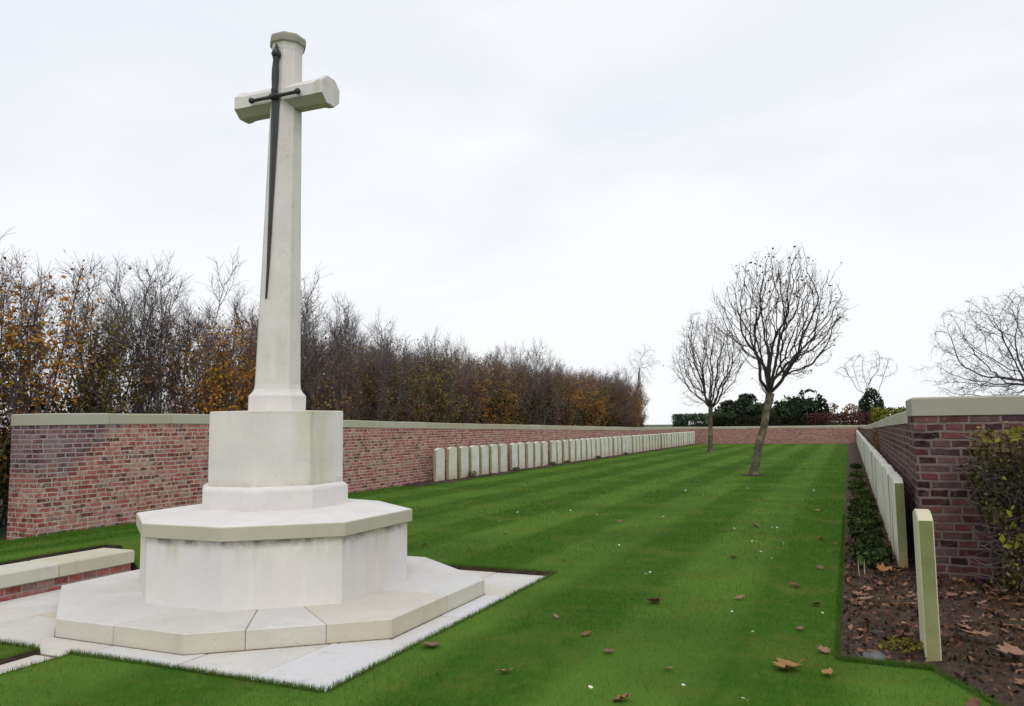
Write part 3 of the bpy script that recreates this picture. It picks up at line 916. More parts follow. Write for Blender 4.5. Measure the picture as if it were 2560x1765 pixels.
def belt_tree(seed, H, nst, leafn, tints, hmax, name='young_tree'):
    """slim multi-stemmed young tree of the shelter belt: stems, fine twigs and hanging autumn leaves"""
    random.seed(seed)
    root = empty(name, (0, 0, -.1))
    b = MB(); tips = []
    for s in range(nst):
        base = Vector((random.uniform(-.32, .32), random.uniform(-.32, .32), 0)) if s else Vector((0, 0, 0))
        hh = H*(.97 if s == 0 else random.uniform(.84, .98))
        tl = .10 if s == 0 else .30
        d = Vector((random.uniform(-tl, tl), random.uniform(-tl, tl), 1))
        n = 12
        pts = branch_path(base, d, hh, n, .045, .06)
        r = random.uniform(.024, .036) if s == 0 else random.uniform(.012, .020)
        rad = [r*(1-.85*k_/n) + .0035 for k_ in range(n+1)]
        b.tube(pts, rad, 5)
        for k_ in range(1, n+1):
            for _ in range(4 if s == 0 else 3):
                f = k_/n
                az = random.uniform(0, 2*math.pi); el = R(random.uniform(25, 74))
                dd = Vector((math.cos(az)*math.cos(el), math.sin(az)*math.cos(el), math.sin(el)))
                L = random.uniform(.40, .95)*(1.05-.42*f)
                q = branch_path(pts[k_]-Vector((0, 0, random.uniform(0, hh/n))), dd, L, 5, .16, .10)
                b.tube(q, [.0058, .0050, .0043, .0037, .0032, .0026], 3)
                for j in range(1, 6):
                    tips.append(q[j])
                    for _ in range(3):
                        sd = rv().normalized()
                        q3 = branch_path(q[j], (q[j]-q[j-1]).normalized()*.7+sd*.7+Vector((0, 0, .2)), random.uniform(.12, .36), 2, .2, .08)
                        b.tube(q3, [.0029, .0024, .0018], 3); tips.append(q3[-1]); tips.append(q3[1])
    b.build('branches', M['twig'], root)
    P = []; Z = []; T = []
    tries = 0
    while len(P) < leafn and tries < leafn*12:
        tries += 1
        p = random.choice(tips)
        f = max(0.0, p.z/H)
        pr = max(0.02, 1 - (f/hmax)**2.2)
        cl = .5 + .9*mnoise.noise(p*1.3 + Vector((seed, 0, 0)))
        if random.random() > pr*max(.05, cl)*1.3: continue
        P.append(tuple(p + rv()*.05)); Z.append(random.uniform(.045, .095))
        a, c_ = tints
        tt = a + (c_-a)*min(1, max(0, .5 + .8*mnoise.noise(p*.9+Vector((3, seed, 0))) + random.uniform(-.25, .25)))
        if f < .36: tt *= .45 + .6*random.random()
        T.append(tt)
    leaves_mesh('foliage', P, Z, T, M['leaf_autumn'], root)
    return root
KIND = {
    'bare': ('nearly bare grey-twigged young tree in the belt behind the left brick wall', [belt_tree(101, 4.5, 6, 3000, (.05, .55), .84), belt_tree(102, 4.6, 7, 2600, (.05, .55), .80), belt_tree(103, 4.4, 6, 3400, (.0, .5), .86)]),
    'brown': ('brown-leaved young tree in the belt behind the left brick wall', [belt_tree(111, 4.2, 6, 6800, (.08, .55), 1.0), belt_tree(112, 4.4, 6, 6400, (.12, .66), .98)]),
    'orange': ('orange-leaved young tree in the belt behind the left brick wall', [belt_tree(121, 4.2, 6, 6400, (.46, .95), .98)]),
    'olive': ('olive-green-leaved young tree in the belt behind the left brick wall', [belt_tree(131, 4.1, 6, 6000, (.40, .62), .95)]),
}
used = set()
def put_belt(kind, x, y, s, rz):
    lab, protos = KIND[kind]
    i = random.randrange(len(protos)); p = protos[i]
    key = (kind, i)
    if key in used: o = dup(p)
    else: o = p; used.add(key)
    o.location = (x, y, -.1); o.rotation_euler = (0, 0, rz); o.scale = (s*random.uniform(.92, 1.1), s*random.uniform(.92, 1.1), s)
    tag(o, lab, 'tree', 'young trees in the belt behind the left brick wall')
random.seed(5)
seqs = []
y = 4.2
row = 0
for row, (xr, off) in enumerate(((-11.6, 0.0), (-12.9, .55), (-14.4, .2))):
    y = 4.0 + off
    while y < 54.0*(abs(xr)-.75)/13:
        v = random.random()
        if y < 9.2 and row < 2: kind = 'orange' if v < .35 else ('olive' if v < .6 else ('brown' if v < .85 else 'bare'))
        elif y < 11: kind = 'bare' if v < .8 else 'olive'
        elif 11 <= y < 13.2 and row == 0: kind = 'olive' if v < .45 else ('orange' if v < .75 else 'bare')
        elif y < 18: kind = 'bare' if v < .62 else ('brown' if v < .85 else 'olive')
        else: kind = 'brown' if v < .40 else ('bare' if v < .54 else ('orange' if v < .82 else 'olive'))
        if row == 2 and y < 15: y += 1.2; continue
        if row == 1 and y < 13: kind = 'bare'
        put_belt(kind, xr + random.uniform(-.35, .35), y, random.uniform(.89, .98)*(1.0 if y < 45 else .95), random.uniform(0, 6.28))
        y += random.uniform(.85, 1.25) * (1.0 if y > 8 else 1.05)

# shrubs ----------------------------------------------------------------
def shrub(name, loc, rad, n, size, tints, mat, label, cat, group=None, boxy=False, clump=1.6, thr=-.12, stems=14, twig='twig'):
    small = name == 'bed_plant' or stems == 0
    if not small:
        root = empty(name, loc)
        tag(root, label, cat, group)
    rx, ry, rz = rad
    P = []; T = []; Z = []
    off = Vector((random.uniform(-50, 50), random.uniform(-50, 50), 0))
    while len(P) < n:
        q = Vector((random.uniform(-1, 1), random.uniform(-1, 1), random.uniform(-1, 1)))
        if boxy:
            m_ = max(abs(q.x), abs(q.y), abs(q.z))
            if m_ < .55 and random.random() < .8: continue
        else:
            if q.length > 1 or (q.length < .5 and not small and random.random() < .7): continue
        p = Vector((q.x*rx, q.y*ry, rz + q.z*rz))
        nn = mnoise.noise((p+off)*clump/max(.4, min(rx, rz)) * .9)
        if nn < thr and (q.length > .55): continue
        if boxy: p += rv()*.035
        P.append(tuple(p)); Z.append(size*random.uniform(.6, 1.3))
        a, c_ = tints
        T.append(a+(c_-a)*min(1, max(0, .5+.9*nn+random.uniform(-.3, .3))))
    if small:
        root = leaves_mesh(name, P, Z, T, mat); root.location = loc
        return tag(root, label, cat, group)
    b = MB()
    for i in range(stems):
        x = random.uniform(-.75, .75)*rx if boxy else random.uniform(-.2, .2)*rx
        yy = random.uniform(-.5, .5)*ry
        d = Vector((random.uniform(-.5, .5)*min(1, rx/.4) if not boxy else random.uniform(-.2, .2), random.uniform(-.4, .4), 1))
        pts = branch_path(Vector((x, yy, 0)), d, rz*random.uniform(1.2, 1.8), 6, .15, .05)
        r = .012 + .012*rz
        b.tube(pts, [r*(1-.8*k_/6) for k_ in range(7)], 4)
    b.build('stems', M[twig], root)
    leaves_mesh('foliage', P, Z, T, mat, root)
    return root
random.seed(31)
# dense dark undergrowth along the foot of the belt
for i in range(30):
    y = 5.2 + i*1.62 + random.uniform(-.3, .3)
    if y > 40: continue
    h = random.uniform(.75, 1.0) if y < 15 else random.uniform(.95, 1.35)
    if 8.5 < y < 11.5: h *= .85
    shrub('bramble_bush', (-11.0 + random.uniform(-.25, .25) - (1.2 if i % 2 else 0), y, -.1), (.8, 1.0, h), 900, .10, (0, .75), M['leaf_under'],
          'dark tangled undergrowth bush at the foot of the tree belt behind the left wall', 'bush', 'undergrowth bushes behind the left brick wall', thr=-.3, stems=8)
# dark growth left of the wall's near end
shrub('hedge_bush', (-10.75, 6.3, -.1), (.62, .6, 1.15), 2600, .085, (.0, .62), M['leaf_under'], 'dark leafy bush beside the near end of the left brick wall', 'bush', thr=-.35)

# climbing hedge in front of the right hand wall
def climber():
    root = empty('climbing_shrub', (1.56, 6.95, 0))
    tag(root, 'brown and green climbing shrub with yellow shoots against the purple brick wall', 'shrub')
    b = MB(); tips = []
    for i in range(70):
        x = random.uniform(-.62, 1.3)
        p0 = Vector((x, random.uniform(-.15, .25), 0))
        pts = branch_path(p0, Vector((random.uniform(-.30, .25), random.uniform(-.1, .1), 1)), random.uniform(.85, 1.32), 9, .13, .05)
        b.tube(pts, [.009*(1-.07*k_) for k_ in range(10)], 4)
        for j in range(1, 10):
            for _ in range(4):
                q = branch_path(pts[j], rv()+Vector((0, 0, .3)), random.uniform(.10, .30), 3, .25, .05)
                b.tube(q, [.0042, .0036, .003, .0022], 3); tips += q[1:]
    b.build('stems', M['twig'], root)
    P = []; Z = []; T = []
    def edge(z): return -.66 + .10*math.sin(z*5) + .25*max(0, .35-z)*0 + .05*mnoise.noise(Vector((z*4, 2, 0)))
    while len(P) < 26000:
        p = random.choice(tips) + rv()*.035 if random.random() < .45 else Vector((random.uniform(-.7, 1.3), random.uniform(-.30, .38), random.uniform(.02, 1.27)))
        if p.x < edge(p.z) or p.z > 1.25 + .05*mnoise.noise(Vector((p.x*5, 0, 0))) or p.y > .38: continue
        nn = mnoise.noise(p*2.1)
        if nn < -.42: continue
        t = .30 + .55*nn + random.uniform(-.22, .22)
        if p.z > 1.16: t += .30*random.random()
        if random.random() < .012: t = 1.0
        P.append(tuple(p)); Z.append(random.uniform(.022, .048)); T.append(min(1, max(0, t)))
    for (x, z, n) in ((-.60, 1.20, 10), (-.42, 1.22, 22), (-.16, 1.21, 34), (-.10, 1.14, 16), (.2, 1.2, 20), (-.48, .42, 18), (-.46, .62, 9), (-.1, .95, 8)):
        for _ in range(n):
            P.append((x+random.gauss(0, .04), -.22+random.gauss(0, .05), z+random.gauss(0, .03))); Z.append(random.uniform(.045, .08)); T.append(random.uniform(.93, 1.0))
    leaves_mesh('foliage', P, Z, T, M['leaf_rose'], root)
random.seed(77)
climber()

# dry plants by the right wall half way down
random.seed(41)
shrub('dry_plant', (.475, 17.6, 0), (.05, 1.1, .60), 700, .06, (.15, .55), M['leaf_autumn'], 'dry brown climbing plant on the right wall behind the row of headstones', 'plant', thr=-.3, stems=0)

# beyond the far wall
random.seed(51)
shrub('clipped_hedge', (-9.35, 54.6, -.1), (1.95, .9, 1.02), 9000, .16, (.1, .95), M['leaf_ever'], 'clipped dark green hedge beyond the left end of the far wall', 'hedge', boxy=True, thr=-.6)
ev = [(-8.1, 59.5, 1.25, 1.55), (-7.0, 60.5, 1.25, 1.80), (-5.9, 58.5, 1.1, 1.45), (-4.1, 60, 1.25, 1.80), (-2.7, 61, 1.3, 1.90)]
evl = ['dark evergreen shrub beyond the far wall, just behind the farther lawn tree', 'tallest of the dark evergreens between the two lawn trunks beyond the far wall',
       'rounded dark evergreen beyond the far wall, left of the leaning trunk', 'dark evergreen beyond the far wall, just right of the leaning trunk', 'broad dark evergreen beyond the far wall, left of the brown bushes']
for (x, y, r, h), l in zip(ev, evl):
    shrub('evergreen_shrub', (x, y, -.1), (r*1.1, 1.2, h), 4200, .24, (0, .9), M['leaf_ever'], l, 'shrub', 'evergreens beyond the far wall', thr=-.06)
shrub('evergreen_shrub', (1.55, 63.5, -.1), (.95, .9, 1.95), 4200, .19, (.05, .8), M['leaf_ever'], 'dense dark conifer beyond the far wall, below the small bare tree', 'shrub', 'evergreens beyond the far wall', thr=-.3)
for i, (x, y, r, h) in enumerate(((-1.1, 62.5, .95, 1.42), (.15, 62.5, .8, 1.38))):
    shrub('brown_bush', (x, y, -.1), (r, .8, h), 1500, .15, (.12, .60), M['leaf_autumn'], ['thin brown-leaved bush beyond the far wall, beside the evergreens', 'thin brown-leaved bush beyond the far wall, beside the dark conifer'][i], 'bush', thr=-.1, stems=26)
shrub('red_hedge', (-.35, 55.2, -.1), (2.3, .6, .98), 7000, .13, (0, 1), M['leaf_red'], 'low dark red hedge running behind the right half of the far wall', 'hedge', boxy=True, thr=-.6)
shrub('brown_hedge', (-5.6, 54.0, -.1), (3.1, .6, .92), 8000, .13, (0, .45), M['leaf_under'], 'low brownish hedge behind the middle of the far wall', 'hedge', boxy=True, thr=-.6)
shrub('yellow_hedge', (2.35, 46, -.1), (1.25, 2.0, 1.04), 7000, .13, (.1, .95), M['leaf_yellow'], 'yellow-green hedge beyond the far corner, over the right wall', 'hedge', boxy=True, thr=-.6)
shrub('round_bush', (8.2, 49.5, -.1), (.75, .75, 1.45), 900, .12, (0, .6), M['leaf_ever'], 'small grey-green round bush below the big bare tree at the right', 'bush')

# bigger bare trees outside the walls
def wild_tree(seed, name, loc, trunk, r0, crowns, label, mat='twig_far', tip=.008, step=.2, kill=.4, infl=2.2, seeds=9, up=.05, spread=(5, 70), twl=.4, drop=0.0, pw=2.2):
    random.seed(seed)
    root = tag(empty(name, loc), label, 'tree')
    t = MB(); b = MB()
    tr = [Vector(p) for p in trunk]
    t.tube(tr, [r0*(1-.35*k_/(len(tr)-1)) for k_ in range(len(tr))], 8)
    t.build('trunk', M[mat], root, smooth=True)
    pts = []
    for (n, c, r, low) in crowns: pts += egg(n, c, r, seed, low, .6)
    P, par, ch, rd = colonise(seed, tuple(tr[-1]), (0, 0, 1), pts, step=step, infl=infl, kill=kill, seeds=seeds, up=up, spread=spread, tip=tip, pw=pw, wob=.14, first=step*4)
    tubes(b, P, ch, rd, thin=.02, rmax=r0*.6)
    for k in range(1, len(P)):
        if rd[k] < tip*2.2:
            for _ in range(2):
                p = Vector(P[k]); d = (p-Vector(P[par[k]])).normalized()
                q = branch_path(p, d*.7+rv().normalized()*.8, random.uniform(.4, 1.0)*twl, 3, .2, -drop)
                b.tube(q, [tip*.85, tip*.75, tip*.6, tip*.45], 3)
    b.build('branches', M[mat], root)
    return root
wild_tree(61, 'bare_oak', (9.35, 49.3, -.1), [(0, 0, 0), (.03, 0, 1), (-.02, .05, 2.1), (.02, 0, 3.0)], .36, [(1700, (0, 0, 5.0), (5.0, 4.6, 3.7), -.62), (160, (-2.6, -.6, 3.2), (2.6, 2.0, .8), -1)], 'big spreading bare tree beyond the right wall at the right edge', seeds=13, tip=.0075, twl=.6, pw=2.0, kill=.30)
wild_tree(62, 'bare_sapling', (1.3, 64.6, -.1), [(0, 0, 0), (.03, 0, 1.6), (0, 0, 3.4)], .09, [(130, (.1, 0, 5.2), (2.2, 1.8, 1.5), -.75)], 'small bare tree rising out of the dark conifer beyond the far wall', tip=.008, kill=.35, infl=2.0, seeds=6, twl=.45)
wild_tree(63, 'bare_birch', (-17.0, 66, -.1), [(0, 0, 0), (.1, 0, 2), (.25, 0, 4.2), (.5, 0, 6.2)], .07, [(110, (.9, 0, 6.6), (1.5, 1.2, 1.7), -1), (60, (.3, 0, 4.8), (1.2, 1.0, 1.2), -1)], 'thin drooping bare tree just past the far end of the belt', drop=.30, tip=.007, kill=.35, infl=2.2, seeds=5, twl=.6)

# ------------------------------------------------------------------ bed plants, stone, leaves, daisies
random.seed(71)
for i, (x, y, r, h, n) in enumerate(((.10, 7.75, .17, .10, 260), (.12, 9.0, .14, .05, 180), (.08, 10.3, .16, .06, 220), (.13, 11.7, .16, .06, 200), (.10, 13.1, .15, .06, 200), (.12, 14.9, .16, .06, 200), (.1, 17.2, .16, .07, 200), (.11, 20, .17, .07, 200), (.1, 23.5, .17, .07, 200), (.08, 8.45, .12, .04, 140), (.2, 9.6, .1, .05, 120), (.02, 11.0, .1, .05, 120), (.22, 12.4, .1, .05, 120), (.2, 8.2, .12, .06, 160), (.05, 9.5, .12, .06, 160), (.18, 10.8, .14, .06, 160), (.05, 12.3, .13, .06, 160), (.18, 13.9, .14, .06, 160), (.05, 16.0, .14, .06, 160))):
    lab = 'low green ground plant in the soil bed along the right row of headstones'
    if i == 0: lab = 'tufted green plant at the foot of the first headstone of the right row'
    shrub('bed_plant', (x, y, .02), (r, r*1.9, h), int(n*1.5), .058, (.1, .95), M['leaf_bed'], lab, 'plant', 'low plants in the right soil bed', thr=-5, stems=5)
shrub('bed_plant', (.22, 4.98, .02), (.13, .07, .045), 130, .03, (.7, 1.0), M['leaf_yellow'], 'small yellow-green plant beside the foot of the lone near headstone', 'plant', 'low plants in the right soil bed', thr=-5, stems=4)
for i, (y, h) in enumerate(((18.15, .09), (21.0, .06), (24.0, .06), (25.4, .05), (29, .06), (33, .05))):
    shrub('bed_plant', (-8.88, y-.25, .01), (.10, .20, h), 170, .04, (.1, .9), M['leaf_bed'], 'low green plant at the foot of the left row of headstones' if i else 'rounded green plant at the foot of the third headstone of the left row', 'plant', 'low plants at the feet of the left headstones', thr=-5, stems=3)
# pale dry stalks
M['stalk'] = plain('dry_stalk', (.42, .38, .30), .8)
for (x, y) in ((.02, 7.25), (.06, 7.28)):
    sk = MB(); sk.tube(branch_path(Vector((x, y, 0)), Vector((-.12, 0, 1)), .16, 4, .05, 0), [.005, .005, .004, .003, .002], 4)
    tag(sk.build('dry_stalk', M['stalk']), 'pale dry stalk, one of two sticking up together in the soil bed', 'stalk', 'dry stalks in the soil bed')
# rock
rk = MB(); rows = []
for a in range(7):
    th = math.pi*.5*a/6; rr_ = []
    for b_ in range(14):
        ph = 2*math.pi*b_/14
        v = Vector((math.cos(ph)*math.cos(th)*.085, math.sin(ph)*math.cos(th)*.06, math.sin(th)*.052))
        rr_.append(tuple(v*(1+.22*mnoise.noise(v*22)) + Vector((0, 0, 0))))
    rows.append(rr_)
rk.loops(rows)
tag(rk.build('rock', M['rock'], smooth=True, loc=(.055, 4.865, .0)), 'rounded grey rock at the front edge of the soil bed', 'rock')

def leaf_outline(kind):
    if kind == 0:   # maple like, five pointed lobes
        pts = [(0, -.55), (.10, -.40), (.42, -.46), (.34, -.22), (.62, -.02), (.40, .06), (.46, .36), (.22, .28), (0, .62), (-.20, .28), (-.48, .38), (-.40, .06), (-.60, -.04), (-.34, -.22), (-.40, -.44), (-.10, -.40)]
    elif kind == 1:  # oval
        pts = [(0, -.6), (.16, -.44), (.28, -.2), (.32, .05), (.22, .32), (.08, .52), (0, .64), (-.1, .5), (-.25, .28), (-.31, .02), (-.27, -.24), (-.14, -.46)]
    else:            # torn
        pts = [(0, -.5), (.2, -.38), (.38, -.30), (.30, -.05), (.50, .12), (.28, .22), (.22, .46), (.05, .40), (-.12, .56), (-.24, .30), (-.46, .22), (-.36, -.02), (-.44, -.28), (-.18, -.36)]
    return pts
def leaf_mesh(kind, seed):
    random.seed(seed)
    mb = MB(); pts = leaf_outline(kind); n = len(pts)
    def zc(x, y): return .34*(x*x)*(1.6 if y > 0 else 1.0) + .25*max(0, y)**2*1.6 + .10*mnoise.noise(Vector((x*3, y*3, seed)))
    inn = [(p[0]*.5, p[1]*.5) for p in pts]
    up = lambda p: (p[0], p[1], zc(*p)); th = .018
    dn = lambda p: (p[0], p[1], zc(*p)-th)
    for i in range(n):
        j = (i+1) % n
        mb.face([up(pts[i]), up(pts[j]), up(inn[j]), up(inn[i])]); mb.face([up(inn[i]), up(inn[j]), (0, 0, zc(0, 0))])
        mb.face([dn(inn[i]), dn(inn[j]), dn(pts[j]), dn(pts[i])]); mb.face([(0, 0, zc(0, 0)-th), dn(inn[j]), dn(inn[i])])
        mb.face([dn(pts[i]), dn(pts[j]), up(pts[j]), up(pts[i])])
    mb.tube([Vector((0, -.5, zc(0, -.5)-.01)), Vector((.03, -.72, .03)), Vector((.05, -.88, .03))], [.018, .014, .012], 4)
    return mb
lp = [leaf_mesh(k_ % 3, 200+k_) for k_ in range(5)]
lobj = []
def put_leaf(i, x, y, z, s, label, group, rz=None):
    kx = i % 5
    if len(lobj) <= kx or lobj[kx] is None:
        while len(lobj) <= kx: lobj.append(None)
        o = lp[kx].build('dead_leaf', M['dead'], smooth=False); lobj[kx] = o
    else:
        o = lobj[kx].copy(); COL.objects.link(o)
    o.location = (x, y, z); s *= .82; o.scale = (s, s, s*random.uniform(1.0, 1.7))
    o.rotation_euler = (random.uniform(-.28, .28), random.uniform(-.28, .28), random.uniform(0, 6.28) if rz is None else rz)
    for k_ in ('label', 'group', 'category'):
        if k_ in o: del o[k_]
    tag(o, label, 'leaf', group)
random.seed(91)
LG = 'dead leaves on the lawn'
named = [(-2.365, 4.182, .135, 'pinkish curled dead leaf on the lawn close to the white paving edge'),
         (-1.385, 5.781, .150, 'curled brown dead leaf in the middle of the near lawn, right of the paving corner'),
         (-.366, 4.495, .165, 'largest orange-brown dead leaf on the near lawn by the soil bed corner'),
         (-1.058, 3.712, .115, 'dark curled dead leaf at the bottom edge of the lawn'),
         (.46, 4.22, .125, 'orange dead leaf on the grass at the bottom right, below the lone headstone'),
         (-.169, 4.468, .105, 'brown dead leaf just right of the largest orange leaf'),
         (-.815, 6.115, .095, 'dark brown dead leaf alone on the lawn halfway to the soil bed'),
         (-.46, 6.724, .115, 'brown dead leaf on the lawn, level with the first headstone of the right row'),
         (-1.157, 10.407, .14, 'tan dead leaf on the middle lawn, straight in front of the leaning tree')]
for i, (x, y, s, l) in enumerate(named): put_leaf([0, 2, 0, 2, 4, 1, 1, 2, 3][i], x, y, .020, s, l, LG)
for i, (x, y) in enumerate([(-3.244, 8.951), (-3.109, 7.661), (-4.387, 7.643), (-3.88, 8.741), (-.358, 9.452), (-1.574, 4.756), (-1.975, 11.676), (-.194, 9.13), (-1.34, 4.446), (-3.78, 7.524), (-1.503, 9.853), (-2.9, 10.3), (-.5, 12.4), (-4.9, 12.1), (-.35, 5.35), (-1.9, 5.1), (-.28, 6.1), (-1.1, 7.9), (-2.1, 8.3), (-.7, 11.2), (-3.2, 13.6), (-.3, 7.6), (-.95, 4.25), (-1.75, 3.9), (-.2, 4.9), (-2.6, 7.2)]):
    put_leaf(i+1, x, y, .018, random.uniform(.05, .10), 'small brown dead leaf lying on the mown lawn', LG)
BG = 'dead leaves on the soil bed'
for i in range(90):
    for _ in range(30):
        x = random.uniform(-.08, 1.5); y = random.uniform(3.6, 8.2)
        if in_bed(x, y) > .04 and not (.28 < x < .42 and 4.8 < y < 5.3): break
    put_leaf(i, x, y, .045, random.uniform(.05, .13), 'brown dead leaf lying on the soil of the right bed', BG)
for i, (x, y, s, l) in enumerate(((.22, 7.35, .17, 'large orange dead leaf against the foot of the first headstone of the right row'), (.27, 7.28, .15, 'reddish dead leaf leaning on the large orange one by the right row'), (.62, 5.35, .17, 'large brown maple leaf on the soil right of the lone headstone'), (.74, 5.0, .16, 'pale brown maple leaf on the soil at the right edge'))):
    put_leaf(0, x, y, .07, s, l, BG)
# fine litter: uncountable crumbs of leaf and clod
P = []; Z = []; T = []
while len(P) < 7500:
    x = random.uniform(-.10, 2.0); y = random.uniform(3.0, 9.5) if random.random() < .75 else random.uniform(9, 22)
    if in_bed(x, y) < .01 or (y > 7.4 and x > .5): continue
    P.append((x, y, random.uniform(.015, .06))); Z.append(random.uniform(.012, .07)*random.uniform(.5, 1)); T.append(random.random()**1.5)
tag(leaves_mesh('leaf_litter', P, Z, T, M['litter']), 'scattered crumbs of dead leaf covering the soil bed', 'leaf litter', kind='stuff')

# daisies
dm = MB()
for i in range(12):
    a = 2*math.pi*i/12; c_, s_ = math.cos(a), math.sin(a); w_ = .0034
    dm.face([(c_*.003-s_*w_*.5, s_*.003+c_*w_*.5, .0), (c_*.003+s_*w_*.5, s_*.003-c_*w_*.5, 0), (c_*.016+s_*w_, s_*.016-c_*w_, .002), (c_*.018, s_*.018, .003), (c_*.016-s_*w_, s_*.016+c_*w_, .002)], 0)
dm.loops([[(math.cos(a)*.005, math.sin(a)*.005, 0) for a in np.linspace(0, 2*math.pi, 8, endpoint=False)], [(math.cos(a)*.003, math.sin(a)*.003, .004) for a in np.linspace(0, 2*math.pi, 8, endpoint=False)]], 1)
dm.tube([Vector((0, 0, -.03)), Vector((0, 0, 0))], [.001, .001], 3, 1)
d0 = None
DA = [(-5.544, 13.309), (-5.886, 13.591), (-5.181, 13.053), (-5.579, 16.921), (-5.218, 16.601), (-3.914, 11.206), (-4.086, 10.907), (-4.589, 10.753), (-3.382, 10.831), (-1.035, 8.912), (-.987, 8.895), (-.934, 10.124), (-.874, 10.143), (-1.352, 9.902), (-1.326, 13.815), (-1.652, 6.791), (-1.522, 6.816), (-.798, 5.582), (-.228, 5.756), (-.609, 5.099), (-2.957, 15.187), (-7.203, 15.203), (-8.177, 16.214), (-1.673, 6.72), (-.874, 8.224), (-.738, 7.865), (-.714, 8.888), (-2.478, 14.346), (-2.317, 8.182), (-4.404, 9.704), (-4.771, 13.434), (-.675, 15.798), (-.64, 14.012), (-1.901, 15.999), (-.814, 3.961), (-1.229, 3.765), (-.497, 3.855), (-.519, 3.878), (-4.75, 9.017), (-2.43, 10.85)]
random.seed(3)
for x, y in DA:
    if d0 is None: o = d0 = dm.build('daisy', [M['petal'], M['yolk']])
    else: o = d0.copy(); COL.objects.link(o)
    s = random.uniform(.45, .75) * (1 + .07*max(0, y-8))
    o.location = (x, y, .034); o.scale = (s, s, s); o.rotation_euler = (random.uniform(-.4, .4), random.uniform(-.4, .4), random.uniform(0, 6))
    tag(o, 'tiny white daisy in the mown lawn', 'flower', 'daisies in the lawn')

# ------------------------------------------------------------------ grass blades (uncountable)
def grass():
    parts = []
    # blades get sparser and coarser with distance, without steps
    n = 470000
    d = 2.0*(48/2.0)**(rng.uniform(0, 1, n)**.92)
    a = rng.uniform(-.62, 1.32, n)             # angle left of +y
    x = -np.sin(a)*d; y = np.cos(a)*d
    k = (x > -9.3) & (y < 50) & (x < 1.2) & (rng.uniform(0, 1, n) < np.clip((51-y)/20, 0, 1))
    x, y, d = x[k], y[k], d[k]
    parts.append((x, y, .0185 + .0006*np.minimum(d, 14), .0026 + .00062*np.maximum(d-3.5, 0)))
    # ragged fringe along cut edges
    def fringe(n, xa, ya, xb, yb, nx, ny):
        t = rng.uniform(0, 1, n); o = rng.uniform(-.004, .03, n)
        parts.append((xa+(xb-xa)*t+nx*o, ya+(yb-ya)*t+ny*o, np.full(n, .030), np.full(n, .0032)))
    fringe(5000, -4.32, PY0, PX, PY0, 0, -1); fringe(5000, PX, PY0, PX, PY1, 1, 0)
    fringe(1800, -4.32, .5, -4.32, PY0, 1, 0); fringe(1800, -4.6, .5, -4.6, PY0, -1, 0); fringe(2500, -6.28, PY0, -4.6, PY0, 0, -1)
    fringe(3000, -6.72, 2, -6.72, 5.5, -1, 0); fringe(3000, -4.3, PY1, PX, PY1, 0, 1)
    fringe(5000, -.115, 4.8, -.115, 12, -1, 0); fringe(2500, -.11, 4.8, .35, 4.79, 0, -1); fringe(3000, .35, 4.79, 1.2, 2.95, -.9, -.4)
    fringe(4000, -9.28, 6.60, -9.28, 15, 1, 0)
    x = np.concatenate([p[0] for p in parts]); y = np.concatenate([p[1] for p in parts])
    h = np.concatenate([p[2] for p in parts]); w = np.concatenate([p[3] for p in parts])
    ok = ~((x > PXL-.44) & (x < PX) & (y > PY0) & (y < PY1))
    ok &= ~((x > -4.60) & (x < -4.32) & (y < PY0)); ok &= ~((x > -6.72) & (x < PXL) & (y < 5.5))
    bf = np.where(x < .35, 4.80, 4.80-2.2*(x-.35))
    ok &= ~((x > -.108) & (y > bf)); ok &= ~((x < -8.75) & (y > 15.2))
    x, y, h, w = x[ok], y[ok], h[ok], w[ok]
    n = len(x)
    bank = np.where(x < -6.28, .175*np.clip((9.25+x)/2.7, 0, 1)**2*(3-2*np.clip((9.25+x)/2.7, 0, 1))*np.clip((9-y)/2.4, 0, 1)**2*(3-2*np.clip((9-y)/2.4, 0, 1)) + .03*np.clip((9.5-y)/3, 0, 1)**2*(3-2*np.clip((9.5-y)/3, 0, 1)), 0)
    z = bank - .010
    h = h*rng.uniform(.55, 1.3, n)
    a = rng.uniform(0, 2*np.pi, n); ln = rng.uniform(.1, .9, n)
    dirx, diry = np.cos(a), np.sin(a)
    b2 = rng.uniform(0, 2*np.pi, n); lx, ly = np.cos(b2)*ln*h, np.sin(b2)*ln*h
    V = np.empty((n, 3, 3))
    V[:, 0] = np.stack([x-dirx*w*.5, y-diry*w*.5, z], 1)
    V[:, 1] = np.stack([x+dirx*w*.5, y+diry*w*.5, z], 1)
    V[:, 2] = np.stack([x+lx, y+ly, z+.010+h], 1)
    F = np.arange(n*3).reshape(n, 3)
    tag(mesh_np('grass', V.reshape(-1, 3), F, M['blade'], rng.uniform(0, 1, n)), 'short mown grass covering the lawn', 'grass', kind='stuff')
grass()

